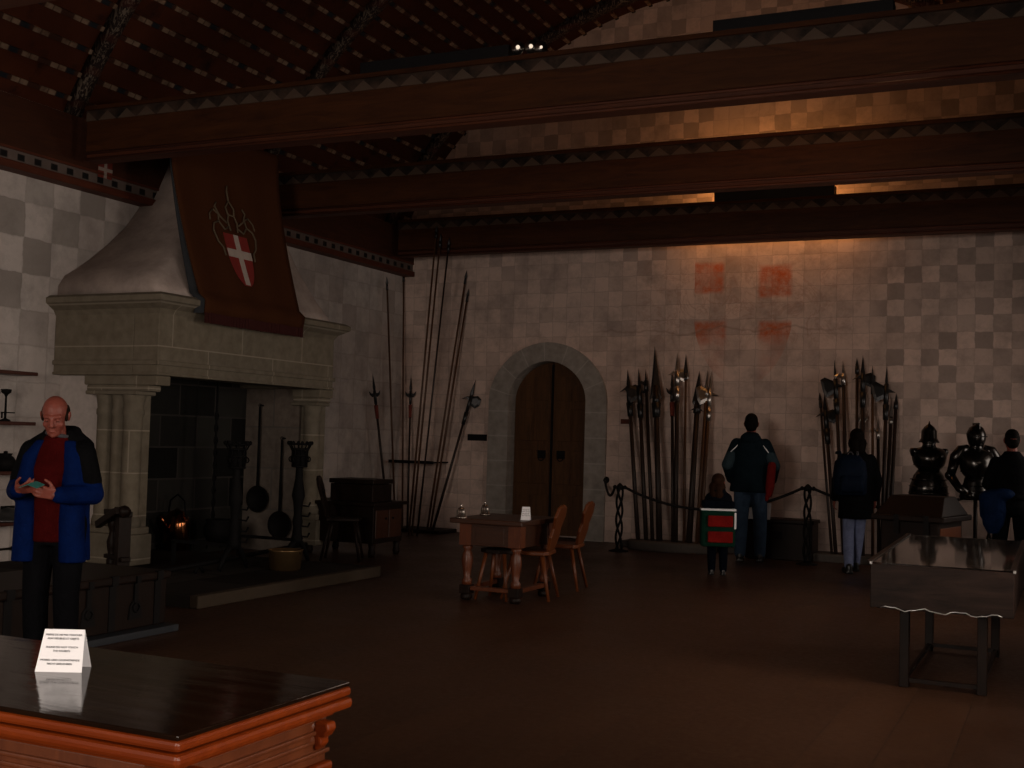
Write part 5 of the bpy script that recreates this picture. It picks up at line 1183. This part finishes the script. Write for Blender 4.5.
# --- woman with a dark backpack
p = place(855, 566, 14.2); th = h_of(860, 430, 14.2)
person('person with dark shoulder-length hair, dark coat and pale blue jeans, walking with a backpack', p, away(p, 12), th, dict(hipL=(.07, 0, .93), kneeL=(.075, -.06, .50), ankL=(.10, .12, .085), hipR=(-.07, 0, .93), kneeR=(-.075, -.15, .5), ankR=(-.045, -.20, .085), elR=(-.25, .02, 1.13), wrR=(-.245, -.06, .90)), [trousers(mpale_j, .88), shoes(mshoe), jacket(mblackc, .66, 1.04, hood=False)], hair=long_hair(mhair_d, .14, .118))
bq = at_y(850, 474, 13.95); bz0, bz1 = at_y(850, 495, 13.95).z, at_y(850, 455, 13.95).z
b2_ = thing('backpack', 'dark navy backpack on the walking person with shoulder-length hair', 'backpack', (bq.x, bq.y, (bz0+bz1)/2), away(p, 12)); bh_ = bz1-bz0
MB().loft([(0, 0, -bh_/2, .17, .09), (0, 0, -bh_/2+.03, .185, .11), (0, 0, 0, .19, .12), (0, 0, bh_/2-.08, .17, .10), (0, 0, bh_/2, .10, .05)], 24, 3.0).build('bag', mnavyp, b2_)
MB().loft([(0, .09, -bh_/2+.03, .13, .03), (0, .11, -bh_/2+.06, .135, .045), (0, .11, -.02, .13, .045), (0, .09, 0, .11, .02)], 20, 3.5).build('front_pocket', mnavyp, b2_)
MB().tube([(.0+.03*math.cos(k*PI/8), .0, bh_/2+.035*math.sin(k*PI/8)) for k in range(9)], .008, 6).build('grab_handle', mgreycol, b2_)
for sg in (-1, 1): MB().tube([(sg*.09, -.02, bh_/2-.05), (sg*.10, -.10, bh_/2+.03), (sg*.12, -.2, bh_/2+.02)], .018, 8).build('strap', mgreycol if sg < 0 else mnavyp, b2_)
# --- person in black at the right, blue jacket round the waist
p = place(1011, 560, 13.7); th = h_of(1008, 430, 13.7)
def waist_jacket(o, D, s, rot):
    mb = MB()
    mb.ell(V((.20, .06, 1.02))*s, (.15*s, .10*s, .075*s), Euler((0, .12, 0)).to_matrix()); mb.ell(V((.10, .11, 1.04))*s, (.13*s, .07*s, .07*s))
    mb.loft([(.20*s, .06*s, .60*s, .055*s, .05*s), (.20*s, .07*s, .70*s, .11*s, .075*s), (.19*s, .08*s, .86*s, .14*s, .085*s), (.19*s, .08*s, 1.0*s, .13*s, .08*s)], 18)
    mb.cap(V((.30, .05, 1.0))*s, .05*s, V((.30, .06, .80))*s, .04*s)
    mb.blob('jacket_round_waist', mbluej, o, .011, 3)
person('person in black with short dark hair, blue jacket bundled at the waist', p, away(p, 10), th, dict(ankL=(.13, .03, .085), kneeL=(.12, -.01, .5), ankR=(-.13, .0, .085), kneeR=(-.12, -.02, .5), elL=(.25, -.02, 1.14), wrL=(.16, -.22, 1.05), elR=(-.25, -.02, 1.14), wrR=(-.16, -.22, 1.05)), [trousers(mtrs, 1.0), shoes(mshoe), jacket(mblackc, .98, 1.0, hood=False), waist_jacket], hair=cap_hair(mhair_d, size=.93))
# ------------------------------------------------------------------ light
w = bpy.data.worlds.new('world'); SC.world = w; w.use_nodes = True
bg = w.node_tree.nodes['Background']; bg.inputs[0].default_value = (.75, .86, 1, 1); bg.inputs[1].default_value = .25
def area(name, loc, target, sx, sy, power, col, spread=None):
    l = bpy.data.lights.new(name, 'AREA'); l.shape = 'RECTANGLE'; l.size = sx; l.size_y = sy; l.energy = power; l.color = col
    if spread: l.spread = math.radians(spread)
    o = bpy.data.objects.new(name, l); COL.objects.link(o); o.location = loc
    o.rotation_euler = (Vector(target)-Vector(loc)).to_track_quat('-Z', 'Y').to_euler(); return o
def spot(name, loc, target, power, col, angle=60, blend=.6, size=.05):
    l = bpy.data.lights.new(name, 'SPOT'); l.energy = power; l.color = col; l.spot_size = math.radians(angle); l.spot_blend = blend; l.shadow_soft_size = size
    o = bpy.data.objects.new(name, l); COL.objects.link(o); o.location = loc
    o.rotation_euler = (Vector(target)-Vector(loc)).to_track_quat('-Z', 'Y').to_euler(); return o
DAY = (1, .86, .74)
for i, y in enumerate(WIN):
    area('window_daylight', (XR+.95, y, 1.85), (XL, y, 1.6), 1.3, 1.85, (110, 116, 58, 26)[i], DAY)
area('front_window_daylight', (-3.5, YF+.1, 2.4), (-6, 9, 1.9), 3.0, 1.8, 370, DAY)
TRX = at_y(760, 200, 15.4).x
area('trough_lamp', (TRX, 15.37, BEAM_Z+.535+.085), (TRX, 16.2, BEAM_Z+.95), 1.5, .05, 17, (1, .42, .12))
area('beam_lamp', (TRX, 15.70, BEAM_Z+.38), (TRX, 16.2, BEAM_Z-.15), 2.4, .05, 6.5, (1, .42, .12))
area('trough_lamp_near', (at_y(800, 28, 9.4).x, 9.6, BEAM_Z+.72), (-4.4, 16, 6.6), 1.4, .06, 6, (1, .42, .14), 100)
# the camera's own flash, beside the lens
l = bpy.data.lights.new('camera_flash', 'POINT'); l.energy = 14; l.shadow_soft_size = .02; l.color = (1, .96, .92)
o = bpy.data.objects.new('camera_flash', l); COL.objects.link(o); o.location = EYEP + RT*.05 + UP*.05 - FW*.02

spot('beam_spotlight', (-1.0, BEAMS[1]+.30, BEAM_Z+.75), (-1.1, 8.9, 0), 26, (1, .52, .25), 75, .8, .08)
spot('beam_spotlight', (-3.6, BEAMS[1]+.30, BEAM_Z+.75), (-3.3, 9.8, 0), 20, (1, .50, .24), 70, .9, .08)
